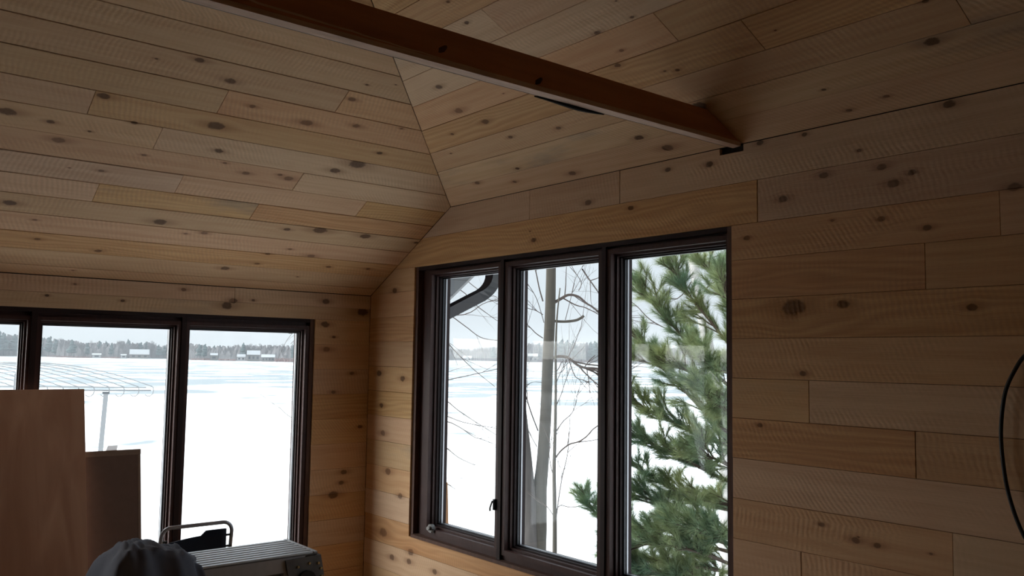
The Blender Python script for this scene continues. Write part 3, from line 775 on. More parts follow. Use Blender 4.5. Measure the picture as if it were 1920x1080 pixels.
# dark jacket dropped on the platform
def jacket():
    root_loc = Vector((px1-.95, (py0+py1)/2, zt))
    nx, ny = 46, 26; rj = random.Random(12)
    # footprint from photo: ridge line at the far edge of the deck
    X0, X1 = on_z((178, 1075), zt).x, on_z((384, 1066), zt).x+.01; Y0, Y1 = py1-.10, py0+.02
    def top(s, t):
        x = X0+(X1-X0)*s; y = Y0+(Y1-Y0)*t
        # mound with a crest near 60 % of its length and creases
        m = .075*exp(-((s-.46)/.27)**2)*(.35+.65*sin(pi*min(1, max(0, t*.86+.14))))
        m += .035*exp(-((s-.84)/.10)**2-((t-.45)/.5)**2)+.05*exp(-((s-.16)/.16)**2-((t-.5)/.4)**2)
        f = .5+.5*sin(19*s+9*t+2.3*sin(7*t+3*s)); m += .018*f*(.4+m*6)
        m += .013*abs(sin(13*t-8*s+1.5*sin(11*s)))*(.4+m*5)
        m += .006*sin(41*s+23*t)
        edge_ = min(s, 1-s, t, 1-t)
        z = zt+.010+.012*min(1, edge_*8)+max(0, m)*min(1, edge_*4.2+.05)
        # cloth off the deck hangs down
        over = max(0, (py1-.004)-y, 0)+max(0, y-(py0+.004))+.9*max(0, (px0-.004)-x)
        z -= over*1.9
        wob = .012*sin(17*s+5)*(t < .2)+.01*sin(23*s)*(t > .8)
        return Vector((x+.02*sin(9*t+2)*(1 if s > .9 else .3), y+wob, z))
    g = [[top(i/nx, j/ny) for j in range(ny+1)] for i in range(nx+1)]
    vs_ = [p for r_ in g for p in r_]; n1 = len(vs_)
    vs_ += [Vector((p.x, p.y, min(p.z-.006, max(p.z-.012, zt+.004)) if py1 <= p.y <= py0 else p.z-.010)) for p in vs_]
    fs_ = []
    for i in range(nx):
        for j in range(ny):
            a = i*(ny+1)+j; fs_ += [(a, a+ny+1, a+ny+2, a+1), (n1+a, n1+a+1, n1+a+ny+2, n1+a+ny+1)]
    for i in range(nx):
        for j in (0, ny):
            a = i*(ny+1)+j; fs_.append((a, n1+a, n1+a+ny+1, a+ny+1))
    for j in range(ny):
        for i in (0, nx):
            a = i*(ny+1)+j; fs_.append((a, a+1, n1+a+1, n1+a))
    mb = MB(); mb.add(vs_, fs_); o = mb.build('jacket', M['cloth'], None, True, root_loc)
    tag(o, 'crumpled dark slate blue jacket thrown over the end of the work platform', 'jacket')
jacket()

# black cable hanging on the right wall
pts = [on_x(p, -.03) for p in [(1990, 640), (1955, 648), (1925, 664), (1905, 690), (1885, 735), (1877, 800), (1880, 860), (1892, 930), (1920, 1005), (1965, 1070)]]
pts += [Vector((-.03, pts[-1].y-.10, .70)), Vector((-.03, pts[-1].y-.13, .30)), Vector((-.05, pts[-1].y-.12, .03)), Vector((-.25, pts[-1].y-.05, .008)), Vector((-.55, pts[-1].y+.12, .008))]
sm = []
for i in range(len(pts)-1):
    p0_, p1_, p2_, p3_ = pts[max(i-1, 0)], pts[i], pts[i+1], pts[min(i+2, len(pts)-1)]
    for k_ in range(5):
        t = k_/5; sm.append(.5*((2*p1_)+(p2_-p0_)*t+(2*p0_-5*p1_+4*p2_-p3_)*t*t+(3*p1_-p0_-3*p2_+p3_)*t*t*t))
sm.append(pts[-1])
mb = MB(); mb.tube(sm, .0065, 8); cb = mb.build('cable', M['cable'], None, True, sm[20]); tag(cb, 'black electrical cable hanging in a loop on the pine wall', 'cable')
hk = MB(); hk.tube([(.0, pts[0].y, pts[0].z+.004), (-.045, pts[0].y, pts[0].z+.008)], .005, 6); o = hk.build('nail', M['steel'], cb)

# ------------------------------------------------------------------ outside: eave, downspout, leaning board
rk = empty('eave_soffit', (.4, -.4, 2.0)); struct(rk, 'grey boarded roof overhang outside the window')
a = on_x((882, 521), .62); c = on_x((832, 570), .62); dv = (a-c); a = a+dv*1.0; c = c-dv*1.3
for i in range(6):
    t0, t1 = i/6, (i+1)/6; p = c+(a-c)*t0; q = c+(a-c)*t1; e_ = (q-p)*.035
    mb = MB(); mb.hexa([p+e_, q-e_, Vector((.215, q.y-e_.y, q.z-e_.z)), Vector((.215, p.y+e_.y, p.z+e_.z))], [v_+Vector((0, -.012, .012)) for v_ in (p+e_, q-e_, Vector((.215, q.y-e_.y, q.z-e_.z)), Vector((.215, p.y+e_.y, p.z+e_.z)))])
    mb.build('soffit_board', M['soffit'], rk)
mb = MB(); mb.hexa([c, a, a+Vector((.022, 0, 0)), c+Vector((.022, 0, 0))], [v_+Vector((0, -.03, .05)) for v_ in (c, a, a+Vector((.022, 0, 0)), c+Vector((.022, 0, 0)))]); mb.build('fascia', M['soffit_edge'], rk)

ds = empty('downspout', (.4, -.75, 2.0)); tag(ds, 'dark metal downspout elbow outside the window beside the grey eave', 'downspout')
X0 = .50
P_top = on_x((925, 430), X0); P_b = on_x((925, 536), X0); P_e = on_x((832, 590), .30); 
pts = [P_top, P_top+(P_b-P_top)*.5, P_top+(P_b-P_top)*.8]
ctrl = P_b+Vector((0, 0, -.02)); d1 = P_top+(P_b-P_top)*.8; d2 = ctrl+(P_e-ctrl)*.30
for i in range(1, 7):
    t = i/6; pts.append(d1*(1-t)**2+ctrl*(2*t*(1-t))+d2*t*t)
pts += [P_e, P_e+(P_e-ctrl).normalized()*.04]
mb = MB(); mb.rectsweep(pts, (rt.x*.3+.1, -.95, 0), .06, .098); mb.build('pipe', M['downspout'], ds)
e1 = pts[-1]; mb = MB(); mb.rectsweep([e1, Vector((.275, e1.y+.02, e1.z-.14)), Vector((.275, e1.y+.02, -.8))], (0, 1, 0), .075, .10); mb.build('lower_pipe', M['downspout'], ds)
bd = MB(); p = on_x((829, 905), .46); q = on_x((837, 985), .46)
bd.hexa([(.42, p.y-.01, p.z), (.50, p.y-.01, p.z), (.50, p.y+.1, p.z), (.42, p.y+.1, p.z)], [(.42, q.y-.06, -1.0), (.50, q.y-.06, -1.0), (.50, q.y+.1, -1.0), (.42, q.y+.1, -1.0)])
o = bd.build('cedar_post', M['cedar'], None, origin=(.46, p.y, -1.0)); tag(o, 'orange brown cedar post standing outside the left pane', 'post')

# ------------------------------------------------------------------ ground, lake
LAKE = -4.0
def ground_z(x, y):
    dx = max(x-.2, 0); dy = max(y-.2, 0); d = hypot(dx, dy)
    h = -.85-.135*d
    h += .10*sin(x*.31+1)*cos(y*.27)*min(1, d/6)
    return max(LAKE, h) if d < 60 else LAKE
mb = MB(); n = 56; ext = 64
for i in range(n+1):
    for j in range(n+1):
        x = -30+ (ext+30)*i/n; y = -30+(ext+30)*j/n
        z = ground_z(x, y)
        if z <= LAKE: z = LAKE-.25
        mb.v.append((x, y, z))
for i in range(n):
    for j in range(n):
        a = i*(n+1)+j; mb.f.append((a, a+n+1, a+n+2, a+1))
gs = mb.build('snow_bank', M['snow'], smooth=True); struct(gs, 'snow covered bank sloping to the lake')
mb = MB(); mb.box((-3000, -3000, LAKE-1), (4000, 4000, LAKE)); lk = mb.build('frozen_lake', M['snow']); struct(lk, 'frozen lake with wind blown snow')

# ------------------------------------------------------------------ far shore
shore_px = [(-140, 667), (0, 668), (80, 668.5), (125, 670.5), (230, 672), (330, 673), (360, 675), (550, 679), (620, 678.5), (750, 676), (850, 675.5), (1000, 679), (1110, 680), (1250, 684), (1400, 689), (1560, 692)]
def shore(px):
    for (x0_, y0_), (x1_, y1_) in zip(shore_px[:-1], shore_px[1:]):
        if x0_ <= px <= x1_: return on_z((px, y0_+(y1_-y0_)*(px-x0_)/(x1_-x0_)), LAKE)
top_px = [(-140, 618), (0, 622), (85, 631), (120, 633), (165, 640), (182, 636), (200, 641), (232, 636), (262, 641), (282, 636), (300, 646), (330, 640), (362, 641), (400, 646), (450, 643), (550, 645), (700, 648), (850, 650), (925, 648), (975, 641), (1000, 640), (1060, 637), (1110, 640), (1250, 648), (1400, 654), (1560, 660)]
def top_y(px):
    for (x0_, y0_), (x1_, y1_) in zip(top_px[:-1], top_px[1:]):
        if x0_ <= px <= x1_: return y0_+(y1_-y0_)*(px-x0_)/(x1_-x0_)
def far_pine(seed):
    rr = random.Random(seed); bm = bmesh.new()
    n = 9
    for i in range(n):
        t = i/(n-1); z = .30+.64*t; rad = (.26*(1-t)**.7+.055)*rr.uniform(.75, 1.2)
        mtx = Matrix.Translation((rr.uniform(-.07, .07), rr.uniform(-.07, .07), z)) @ Matrix.Diagonal((rad, rad, rr.uniform(.07, .11), 1))
        g = bmesh.ops.create_icosphere(bm, subdivisions=2, radius=1, matrix=mtx)
        for v in g['verts']: v.co += Vector((rr.uniform(-1, 1), rr.uniform(-1, 1), rr.uniform(-1, 1)))*.022
    for k_ in range(6):
        a0 = 2*pi*k_/6; pass
    g = bmesh.ops.create_cone(bm, segments=6, radius1=.022, radius2=.008, depth=.9, cap_ends=True, matrix=Matrix.Translation((0, 0, .45)))
    me = bpy.data.meshes.new('far_pine'); bm.to_mesh(me); bm.free(); me.materials.append(M['far_pine']); return me
def far_bare(seed):
    rr = random.Random(seed); mb = MB()
    mb.tube([(0, 0, 0), (0, 0, .5)], [.016, .008], 5)
    def grow(p, d, l, r_, lev):
        q = p+d*l; s_ = d.orthogonal().normalized()*r_
        mb.add([p-s_, p+s_, q+s_*.6, q-s_*.6], [(0, 1, 2, 3)])
        if lev == 0: return
        for _ in range(4 if lev > 1 else 5):
            nd = (d+Vector((rr.uniform(-.8, .8), rr.uniform(-.8, .8), rr.uniform(-.1, .7)))).normalized()
            grow(p+d*l*rr.uniform(.5, 1), nd, l*rr.uniform(.55, .8), r_*.72, lev-1)
    for i in range(7):
        a0 = rr.uniform(0, 2*pi); grow(Vector((0, 0, rr.uniform(.22, .5))), Vector((cos(a0)*.5, sin(a0)*.5, .9)).normalized(), .24, .0085, 3)
    me = bpy.data.meshes.new('far_bare_tree'); me.from_pydata(mb.v, [], mb.f); me.materials.append(M['far_bare'])
    return me
PV = [far_pine(s) for s in range(4)]; BV = [far_bare(s+20) for s in range(4)]
rt_ = random.Random(77)
pine_spots = {85, 165, 182, 232, 262, 282, 305, 362, 985, 1005, 1060, 1100}
x = -120.0
while x < 1540:
    base = shore(x); dist = (base-CAM).xy.length; ty = top_y(x)+rt_.uniform(-1, 4)
    ispine = rt_.random() < (.62 if (x < 310 or 960 < x < 1130) else .3)
    # stands a few metres behind the shore line on rising ground
    back = rt_.uniform(22, 30) if any(a_-9 < x < b_+9 for a_, b_ in ((174, 188), (227, 276), (395, 407), (447, 514), (868, 884), (990, 1008))) else rt_.uniform(4, 18); dirv = (base-CAM); dirv.z = 0; dirv.normalize()
    p = base+dirv*back; p.z = LAKE+.4
    hgt = (at_d((x, ty), dist+back).z-p.z)
    me = rt_.choice(PV if ispine else BV)
    o = bpy.data.objects.new('far_pine' if ispine else 'far_bare_tree', me); col.objects.link(o)
    o.location = p; o.rotation_euler = (0, 0, rt_.uniform(0, 6.28)); s_ = rt_.uniform(.62, .85) if ispine else rt_.uniform(.8, 1.05)
    o.scale = (hgt*s_, hgt*s_, hgt)
    if ispine: tag(o, 'dark pine in the tree line across the frozen lake', 'tree', 'pines on the far shore')
    else: tag(o, 'bare grey tree in the tree line across the frozen lake', 'tree', 'bare trees on the far shore')
    x += rt_.uniform(8.5, 12.5)
# thicket behind, nobody could count it
mb = MB(); rf = random.Random(5); x = -140.0
while x < 1556:
    base = shore(x); dirv = (base-CAM); dirv.z = 0; dirv.normalize(); side = Vector((dirv.y, -dirv.x, 0))
    for row in range(3):
        dd_ = 26+row*16; p = base+dirv*dd_; dist = (p-CAM).xy.length
        hy = at_d((x, top_y(x)+rf.uniform(3, 12)), dist).z
        wd = rf.uniform(2.0, 4.2); z0 = LAKE-.5
        prev = None; m_ = 7
        for lev in range(5):
            t = lev/4; rr_ = wd*(1-.75*t*t)*rf.uniform(.75, 1.2); zc = z0+(hy-z0)*t
            c0 = len(mb.v)
            for k_ in range(m_):
                an = 2*pi*k_/m_; mb.v.append(tuple(p+side*(rr_*cos(an))+dirv*(rr_*sin(an))+Vector((0, 0, zc-p.z+rf.uniform(-.6, .6)))))
            if prev is not None:
                for k_ in range(m_): mb.f.append((prev+k_, prev+(k_+1) % m_, c0+(k_+1) % m_, c0+k_))
            prev = c0
        mb.f.append(tuple(prev+k_ for k_ in range(m_)))
    x += rf.uniform(2.6, 4.2)
fo = mb.build('far_forest', M['far_bare']); fo['kind'] = 'stuff'; tag(fo, 'dense grey woodland behind the shore trees across the lake', 'forest')
mb = MB()
def brush(x0_, x1_, hgt):
    x = x0_
    while x < x1_:
        p = shore(x); dirv = (p-CAM); dirv.z = 0; dirv.normalize()
        for q in range(3):
            c0 = p+dirv*rf.uniform(-2, 2)+Vector((rf.uniform(-1, 1), rf.uniform(-1, 1), 0)); tip = c0+Vector((rf.uniform(-1.2, 1.2), rf.uniform(-1.2, 1.2), hgt*rf.uniform(.5, 1)))
            mb.tube([c0, tip], [.35, .08], 4)
        x += .8
brush(518, 562, 3.2); brush(360, 392, 1.6); brush(410, 440, 1.6); brush(1012, 1110, 4.0); brush(90, 170, 1.5); brush(192, 224, 1.5)
bo = mb.build('shore_brush', M['far_brush']); bo['kind'] = 'stuff'; tag(bo, 'reddish brown brush along the far edge of the ice', 'brush')

def cottage(px0_, px1_, y0_, y1_, label, snow_roof=True, wall='far_wall', off=2.0, roof=.45, wins=2):
    """small lakeside building between photo columns px0_..px1_, wall foot to roof top"""
    xc = (px0_+px1_)/2; base = shore(xc); dirv = (base-CAM); dirv.z = 0; dirv.normalize(); side = Vector((dirv.y, -dirv.x, 0))
    p = base+dirv*off; dist = (p-CAM).xy.length; wd = (px1_-px0_)*dist/F*.94
    zt_ = at_d((xc, y0_), dist).z; zb_ = LAKE
    r0 = empty('cottage', (p.x, p.y, zb_)); tag(r0, label, 'cottage')
    dp = max(4.0, wd*.7); zw = zt_-(zt_-zb_)*roof
    def P(a, b_, z): q = p+side*a+dirv*b_; return Vector((q.x, q.y, z))
    m1 = MB(); m1.hexa([P(-wd/2, 0, zb_-.3), P(wd/2, 0, zb_-.3), P(wd/2, dp, zb_-.3), P(-wd/2, dp, zb_-.3)], [P(-wd/2, 0, zw), P(wd/2, 0, zw), P(wd/2, dp, zw), P(-wd/2, dp, zw)]); m1.build('wall', M[wall], r0)
    m1 = MB(); e_ = wd*.06; ov = .6
    m1.prism([P(-wd/2-e_, -ov, zw), P(-wd/2-e_, dp/2, zt_), P(-wd/2-e_, dp+ov, zw)], side*(wd+2*e_)); m1.build('roof', M['far_snow'] if snow_roof else M['far_wall'], r0)
    for i in range(wins):
        a = -wd/2+wd*(i+.5)/wins; m1 = MB(); m1.hexa([P(a-wd*.12/wins*2, -.06, zb_+(zw-zb_)*.35), P(a+wd*.12/wins*2, -.06, zb_+(zw-zb_)*.35), P(a+wd*.12/wins*2, .02, zb_+(zw-zb_)*.35), P(a-wd*.12/wins*2, .02, zb_+(zw-zb_)*.35)],
            [P(a-wd*.12/wins*2, -.06, zb_+(zw-zb_)*.75), P(a+wd*.12/wins*2, -.06, zb_+(zw-zb_)*.75), P(a+wd*.12/wins*2, .02, zb_+(zw-zb_)*.75), P(a-wd*.12/wins*2, .02, zb_+(zw-zb_)*.75)]); m1.build('window', M['far_glass'], r0)
cottage(174, 188, 662.5, 669, 'small boathouse with snowy roof and white front at the edge of the ice', wall='far_white', off=-1, roof=.3, wins=1)
cottage(227, 236, 664, 672, 'narrow white shed at the edge of the far shore', wall='far_white', off=-1, roof=.25, wins=1)
cottage(246, 276, 655, 671, 'large grey cottage with a broad snowy roof among pines', wall='far_wall', off=3, roof=.55, wins=3)
cottage(395, 407, 662, 674, 'small dark cottage with a snowy roof among bare trees', wall='far_wall', off=1, roof=.3, wins=1)
cottage(445, 459, 664, 677, 'white lakeside cottage with two windows beside the reddish brush', wall='far_white', off=1, roof=.4, wins=2)
cottage(464, 486, 657, 677, 'tall cottage with white gabled roof, highest of the shore houses', wall='far_wall', off=5, roof=.4, wins=3)
cottage(491, 514, 664.5, 678, 'low long cottage with snowy roof beside the reddish brush', wall='far_wall', off=1, roof=.4, wins=4)
cottage(868, 884, 667, 675.5, 'low white boathouse behind drooping twigs', wall='far_white', off=1, roof=.5, wins=2)
cottage(990, 1008, 663, 678, 'grey cottage at the foot of the blue pines', wall='far_wall', off=2, roof=.3, wins=2)

# ------------------------------------------------------------------ boat lift canopy frame on the ice
DL = 41.0
cpt = at_d((205, 733), DL); dirv = (cpt-CAM); dirv.z = 0; dirv.normalize(); side = Vector((dirv.y, -dirv.x, 0))
bl = empty('boat_lift', (cpt.x, cpt.y, LAKE)); tag(bl, 'white tube boat lift canopy frame standing on the ice', 'boat lift')
ze = cpt.z
pxm = DL/F
def edge_pt(px): return cpt+side*((px-205)*pxm)
for i in range(14):
    pxx = 266-23*i
    e0 = edge_pt(pxx); pts = []
    # curled hook at the near edge
    for k_ in range(6):
        t = -pi*.75+pi*.95*k_/5; pts.append(e0+side*(.06+.20*cos(t)-.05)+Vector((0, 0, .02+.26*sin(t))))
    S_ = 4.9
    for k_ in range(1, 13):
        t = k_/12; pts.append(e0-side*(S_*.93*t)+dirv*(S_*.35*t)+Vector((0, 0, .24+.92*(1-(1-t)**1.9))))
    mb = MB(); mb.tube(pts, .022, 6); mb.build('bow', M['lift'], bl, True)
mb = MB(); mb.tube([edge_pt(270)+Vector((0, 0, .02)), edge_pt(270-23*13)+Vector((0, 0, .05))], .035, 6); mb.build('edge_tube', M['lift'], bl, True)
mb = MB(); mb.tube([edge_pt(262)+Vector((0, 0, .14)), edge_pt(270-23*13)+Vector((0, 0, .22))], .025, 6); mb.build('edge_tube', M['lift'], bl, True)
for pxx, dp in ((200, 0), (-40, 0), (60, 2.4), (-120, 2.4)):
    p = edge_pt(pxx)+dirv*dp
    mb = MB(); mb.rectsweep([Vector((p.x, p.y, ze-.12+(.8 if dp else 0))), Vector((p.x, p.y, LAKE-.05))-side*.15], side, .19, .15); mb.build('post', M['lift'], bl)
    mb = MB(); q = Vector((p.x, p.y, ze-.12)); mb.hexa([q-side*.14-dirv*.1, q+side*.14-dirv*.1, q+side*.14+dirv*.1, q-side*.14+dirv*.1], [v_+Vector((0, 0, .08)) for v_ in (q-side*.14-dirv*.1, q+side*.14-dirv*.1, q+side*.14+dirv*.1, q-side*.14+dirv*.1)]); mb.build('bracket', M['soffit'], bl)

# ------------------------------------------------------------------ bare trees near the house
def smoothline(pts, k=4):
    out = []
    for i in range(len(pts)-1):
        a, b_, c_, d_ = pts[max(i-1, 0)], pts[i], pts[i+1], pts[min(i+2, len(pts)-1)]
        for j in range(k):
            t = j/k; out.append(.5*((2*b_)+(c_-a)*t+(2*a-5*b_+4*c_-d_)*t*t+(3*b_-a-3*c_+d_)*t*t*t))
    out.append(pts[-1]); return out
def limb(mb, rnd, p, d, l, r_, lev, droop=.0, spread=.7, seg=5, kids=3):
    pts = [p]; q = p; dd = d.normalized()
    for i in range(seg):
        dd = (dd+Vector((rnd.uniform(-1, 1), rnd.uniform(-1, 1), rnd.uniform(-1, 1)))*.16+Vector((0, 0, -droop))).normalized()
        q = q+dd*(l/seg); pts.append(q)
    mb.tube(pts, [r_*(1-.65*i/seg) for i in range(seg+1)], 5 if r_ > .006 else 4, False)
    if lev <= 0: return
    for k_ in range(kids+rnd.randint(0, 1)):
        i = rnd.randint(1, seg); nd = ((pts[i]-pts[i-1]).normalized()+Vector((rnd.uniform(-1, 1), rnd.uniform(-1, 1), rnd.uniform(-.7, .9)))*spread)
        limb(mb, rnd, pts[i], nd, l*rnd.uniform(.4, .7), r_*.5, lev-1, droop, spread, seg-1 if seg > 3 else 3, kids)
DT = 9.6
def line_px(pxs, d): return [at_d(p[:2], d+(p[2] if len(p) > 2 else 0)) for p in pxs]
r1_ = random.Random(31)
pm = DT/F
tr = empty('forked_tree', at_d((1003, 1150), DT)); tag(tr, 'forked bare tree with two grey trunks seen through the middle pane', 'tree')
base = at_d((1000, 1000), DT); gz = ground_z(base.x, base.y); tr.location = (base.x, base.y, gz)
low = at_d((1003, 1075), DT)
tp = [(1003, 1075), (1007, 990), (1012, 920), (1018, 860), (1024, 760), (1027, 680), (1031, 600), (1033, 520), (1034, 430), (1037, 330), (1040, 230)]
P_ = [Vector((low.x, low.y, gz-.05))]+line_px(tp, DT); wpx = [52, 40, 36, 26, 22.5, 21, 20.5, 20, 18.5, 17, 15, 12]
Ps = smoothline(P_, 3); Ws = [wpx[min(len(wpx)-1, i//3)]+(wpx[min(len(wpx)-1, i//3+1)]-wpx[min(len(wpx)-1, i//3)])*(i % 3)/3 for i in range(len(Ps))]
mb = MB(); mb.tube(Ps, [w_*pm/2 for w_ in Ws], 14); mb.build('trunk', M['bark_grey'], tr, True)
tp2 = [(994, 1075), (992, 990), (989, 930), (985, 870), (978, 790), (972, 720), (966, 640), (962, 560), (956, 460), (950, 330)]
P2 = [Vector((low.x-.03, low.y+.03, gz-.05))]+line_px(tp2, DT-.05); w2 = [44, 36, 33, 30, 26, 22, 19, 17, 15, 13, 10]
Ps2 = smoothline(P2, 3); Ws2 = [w2[min(len(w2)-1, i//3)]+(w2[min(len(w2)-1, i//3+1)]-w2[min(len(w2)-1, i//3)])*(i % 3)/3 for i in range(len(Ps2))]
mb = MB(); mb.tube(Ps2, [w_*pm/2 for w_ in Ws2], 14); mb.build('trunk', M['bark_dark'], tr, True)
def branch(pxs, r0, r1_end, lev, seed, parent, d=DT, kids=3, spread=.7, droop=0, name='branch', mat='twig', dz=.0):
    rr_ = random.Random(seed); P = smoothline([at_d(p, d+dz*i) for i, p in enumerate(pxs)], 4); n_ = len(P); mb = MB()
    mb.tube(P, [r0+(r1_end-r0)*i/(n_-1) for i in range(n_)], 6, False)
    if lev >= 0:
        for k_ in range(kids):
            i = rr_.randint(n_//4, n_-1); dd = (P[i]-P[max(0, i-1)]).normalized()+Vector((rr_.uniform(-1, 1), rr_.uniform(-1, 1), rr_.uniform(-.8, .9)))*spread
            limb(mb, rr_, P[i], dd, rr_.uniform(.25, .7), max(.0030, r1_end*.8), lev, droop, spread, 4, 2)
    return mb.build(name, M[mat], parent, True)
branch([(1038, 568), (1052, 560), (1066, 553), (1084, 556), (1100, 569), (1114, 578), (1135, 600)], .020, .008, 1, 1, tr, kids=5)
branch([(1054, 558), (1068, 566), (1082, 573), (1098, 577), (1120, 588)], .009, .004, 0, 2, tr, kids=4)
branch([(1038, 602), (1058, 603), (1078, 601), (1088, 597), (1095, 592)], .016, .017, -1, 3, tr, mat='bark_grey')
branch([(1036, 671), (1052, 668), (1068, 672), (1082, 684), (1098, 690), (1118, 691), (1150, 700)], .019, .013, 1, 4, tr, kids=6)
branch([(1092, 505), (1102, 520), (1112, 534), (1130, 560)], .010, .007, 0, 5, tr, kids=3, dz=.2)
branch([(1095, 690), (1105, 676), (1116, 666)], .007, .004, 0, 51, tr, kids=2)
branch([(1040, 700), (1048, 690), (1054, 678), (1058, 690), (1052, 698), (1044, 700)], .006, .004, -1, 6, tr)
branch([(1018, 565), (1011, 540), (1006, 515), (1000, 490), (995, 450)], .008, .005, 0, 7, tr, kids=2)
branch([(1018, 634), (1005, 625), (992, 612), (978, 600), (955, 585)], .006, .004, 1, 8, tr, kids=4)
branch([(1018, 590), (1004, 582), (990, 578), (975, 570)], .005, .003, 1, 9, tr, kids=4)
branch([(1020, 605), (1008, 565), (998, 545), (988, 530), (975, 505)], .004, .003, 0, 10, tr, kids=3)
branch([(1009, 808), (1000, 785), (993, 765), (987, 745), (978, 715)], .008, .005, 1, 11, tr, kids=4)
branch([(1007, 838), (998, 822), (991, 808), (985, 790)], .005, .003, 1, 12, tr, kids=3)
branch([(1085, 545), (1090, 530), (1078, 510), (1070, 495)], .005, .003, 1, 13, tr, kids=5)
branch([(1060, 600), (1070, 560), (1080, 520), (1100, 490)], .004, .002, 1, 14, tr, kids=6)
branch([(1022, 718), (1000, 716), (988, 724), (980, 735)], .004, .002, 1, 15, tr, kids=4)
branch([(1066, 672), (1078, 705), (1092, 712), (1108, 718)], .006, .003, 1, 16, tr, kids=5)
branch([(1100, 690), (1104, 715), (1106, 738)], .005, .003, 0, 17, tr, kids=2)
# sapling in front of the right trunk
sp_ = empty('sapling', (0, 0, 0)); tag(sp_, 'thin bare sapling growing right beside the forked tree', 'tree')
DS = 9.1; b0 = at_d((1040, 1000), DS); gz2 = ground_z(b0.x, b0.y); sp_.location = (b0.x, b0.y, gz2)
P = smoothline([Vector((b0.x, b0.y, gz2-.05))]+[at_d(p, DS) for p in [(1040, 1045), (1040, 960), (1039, 880), (1041, 800), (1042, 730), (1042, 660), (1044, 600), (1050, 540)]], 3)
mb = MB(); mb.tube(P, [.027-.021*i/(len(P)-1) for i in range(len(P))], 8); mb.build('trunk', M['bark_grey'], sp_, True)
branch([(1042, 858), (1052, 845), (1068, 833), (1085, 828), (1100, 818), (1114, 803), (1135, 790)], .009, .006, 0, 21, sp_, DS, 2)
branch([(1042, 810), (1056, 790), (1072, 775), (1080, 755), (1082, 742), (1090, 715)], .006, .003, 1, 22, sp_, DS, 6)
branch([(1043, 970), (1049, 925), (1055, 890), (1062, 862), (1066, 835), (1066, 810)], .006, .003, 1, 23, sp_, DS, 6)
branch([(1040, 900), (1033, 875), (1030, 850), (1034, 820)], .005, .003, 1, 24, sp_, DS, 4)
branch([(1040, 970), (1030, 955), (1024, 948)], .005, .003, 0, 25, sp_, DS, 2)
branch([(1042, 960), (1050, 948), (1070, 951), (1090, 948), (1115, 940)], .005, .003, 0, 26, sp_, DS, 3)
branch([(1043, 760), (1052, 740), (1060, 715), (1066, 700)], .005, .003, 1, 27, sp_, DS, 5)
branch([(1042, 720), (1055, 690), (1075, 650), (1090, 610)], .004, .002, 1, 28, sp_, DS, 6)
# tree hidden behind the corner, only its drooping twigs reach into view
DH = 12.0
ht = empty('drooping_tree', (0, 0, 0)); b0 = at_d((690, 900), DH); gz3 = ground_z(b0.x, b0.y); ht.location = (b0.x, b0.y, gz3)
tag(ht, 'bare tree behind the room corner with drooping twigs crossing the left pane', 'tree')
P = smoothline([Vector((b0.x, b0.y, gz3-.05))]+[at_d(p, DH) for p in [(690, 850), (693, 700), (690, 560), (700, 420), (705, 300)]], 3)
mb = MB(); mb.tube(P, [.13-.08*i/(len(P)-1) for i in range(len(P))], 10); mb.build('trunk', M['bark_dark'], ht, True)
brs = [[(693, 620), (760, 545), (820, 530), (865, 545), (890, 570), (930, 600)], [(693, 650), (770, 580), (830, 585), (870, 610), (900, 632), (928, 638)],
       [(693, 700), (770, 640), (825, 632), (850, 655), (885, 690), (928, 725)], [(695, 760), (760, 715), (820, 715), (860, 708), (905, 698), (940, 690)],
       [(693, 780), (770, 740), (825, 745), (860, 770), (890, 790), (930, 815)], [(694, 830), (770, 800), (830, 790), (860, 800), (890, 820), (905, 822)],
       [(694, 850), (775, 820), (828, 835), (860, 858), (890, 872)], [(690, 560), (770, 495), (850, 500), (880, 530), (900, 545)],
       [(694, 800), (780, 770), (830, 778), (870, 792), (930, 803)], [(693, 690), (780, 600), (870, 590), (905, 570), (935, 560)], [(694, 880), (790, 890), (830, 903), (855, 918)]]
for i, bpx in enumerate(brs): branch(bpx, .011, .004, 1 if i != 6 else 0, 60+i, ht, DH, 3, .55, .05)
for i, bpx in enumerate([[(692, 640), (640, 590), (590, 600), (560, 630), (545, 645)], [(692, 600), (620, 570), (570, 600), (548, 625), (530, 618)], [(692, 840), (620, 790), (575, 790), (545, 782), (525, 765)], [(692, 880), (620, 850), (570, 845), (548, 838)]]):
    branch(bpx, .009, .003, 0, 80+i, ht, DH, 3, .5, .0)

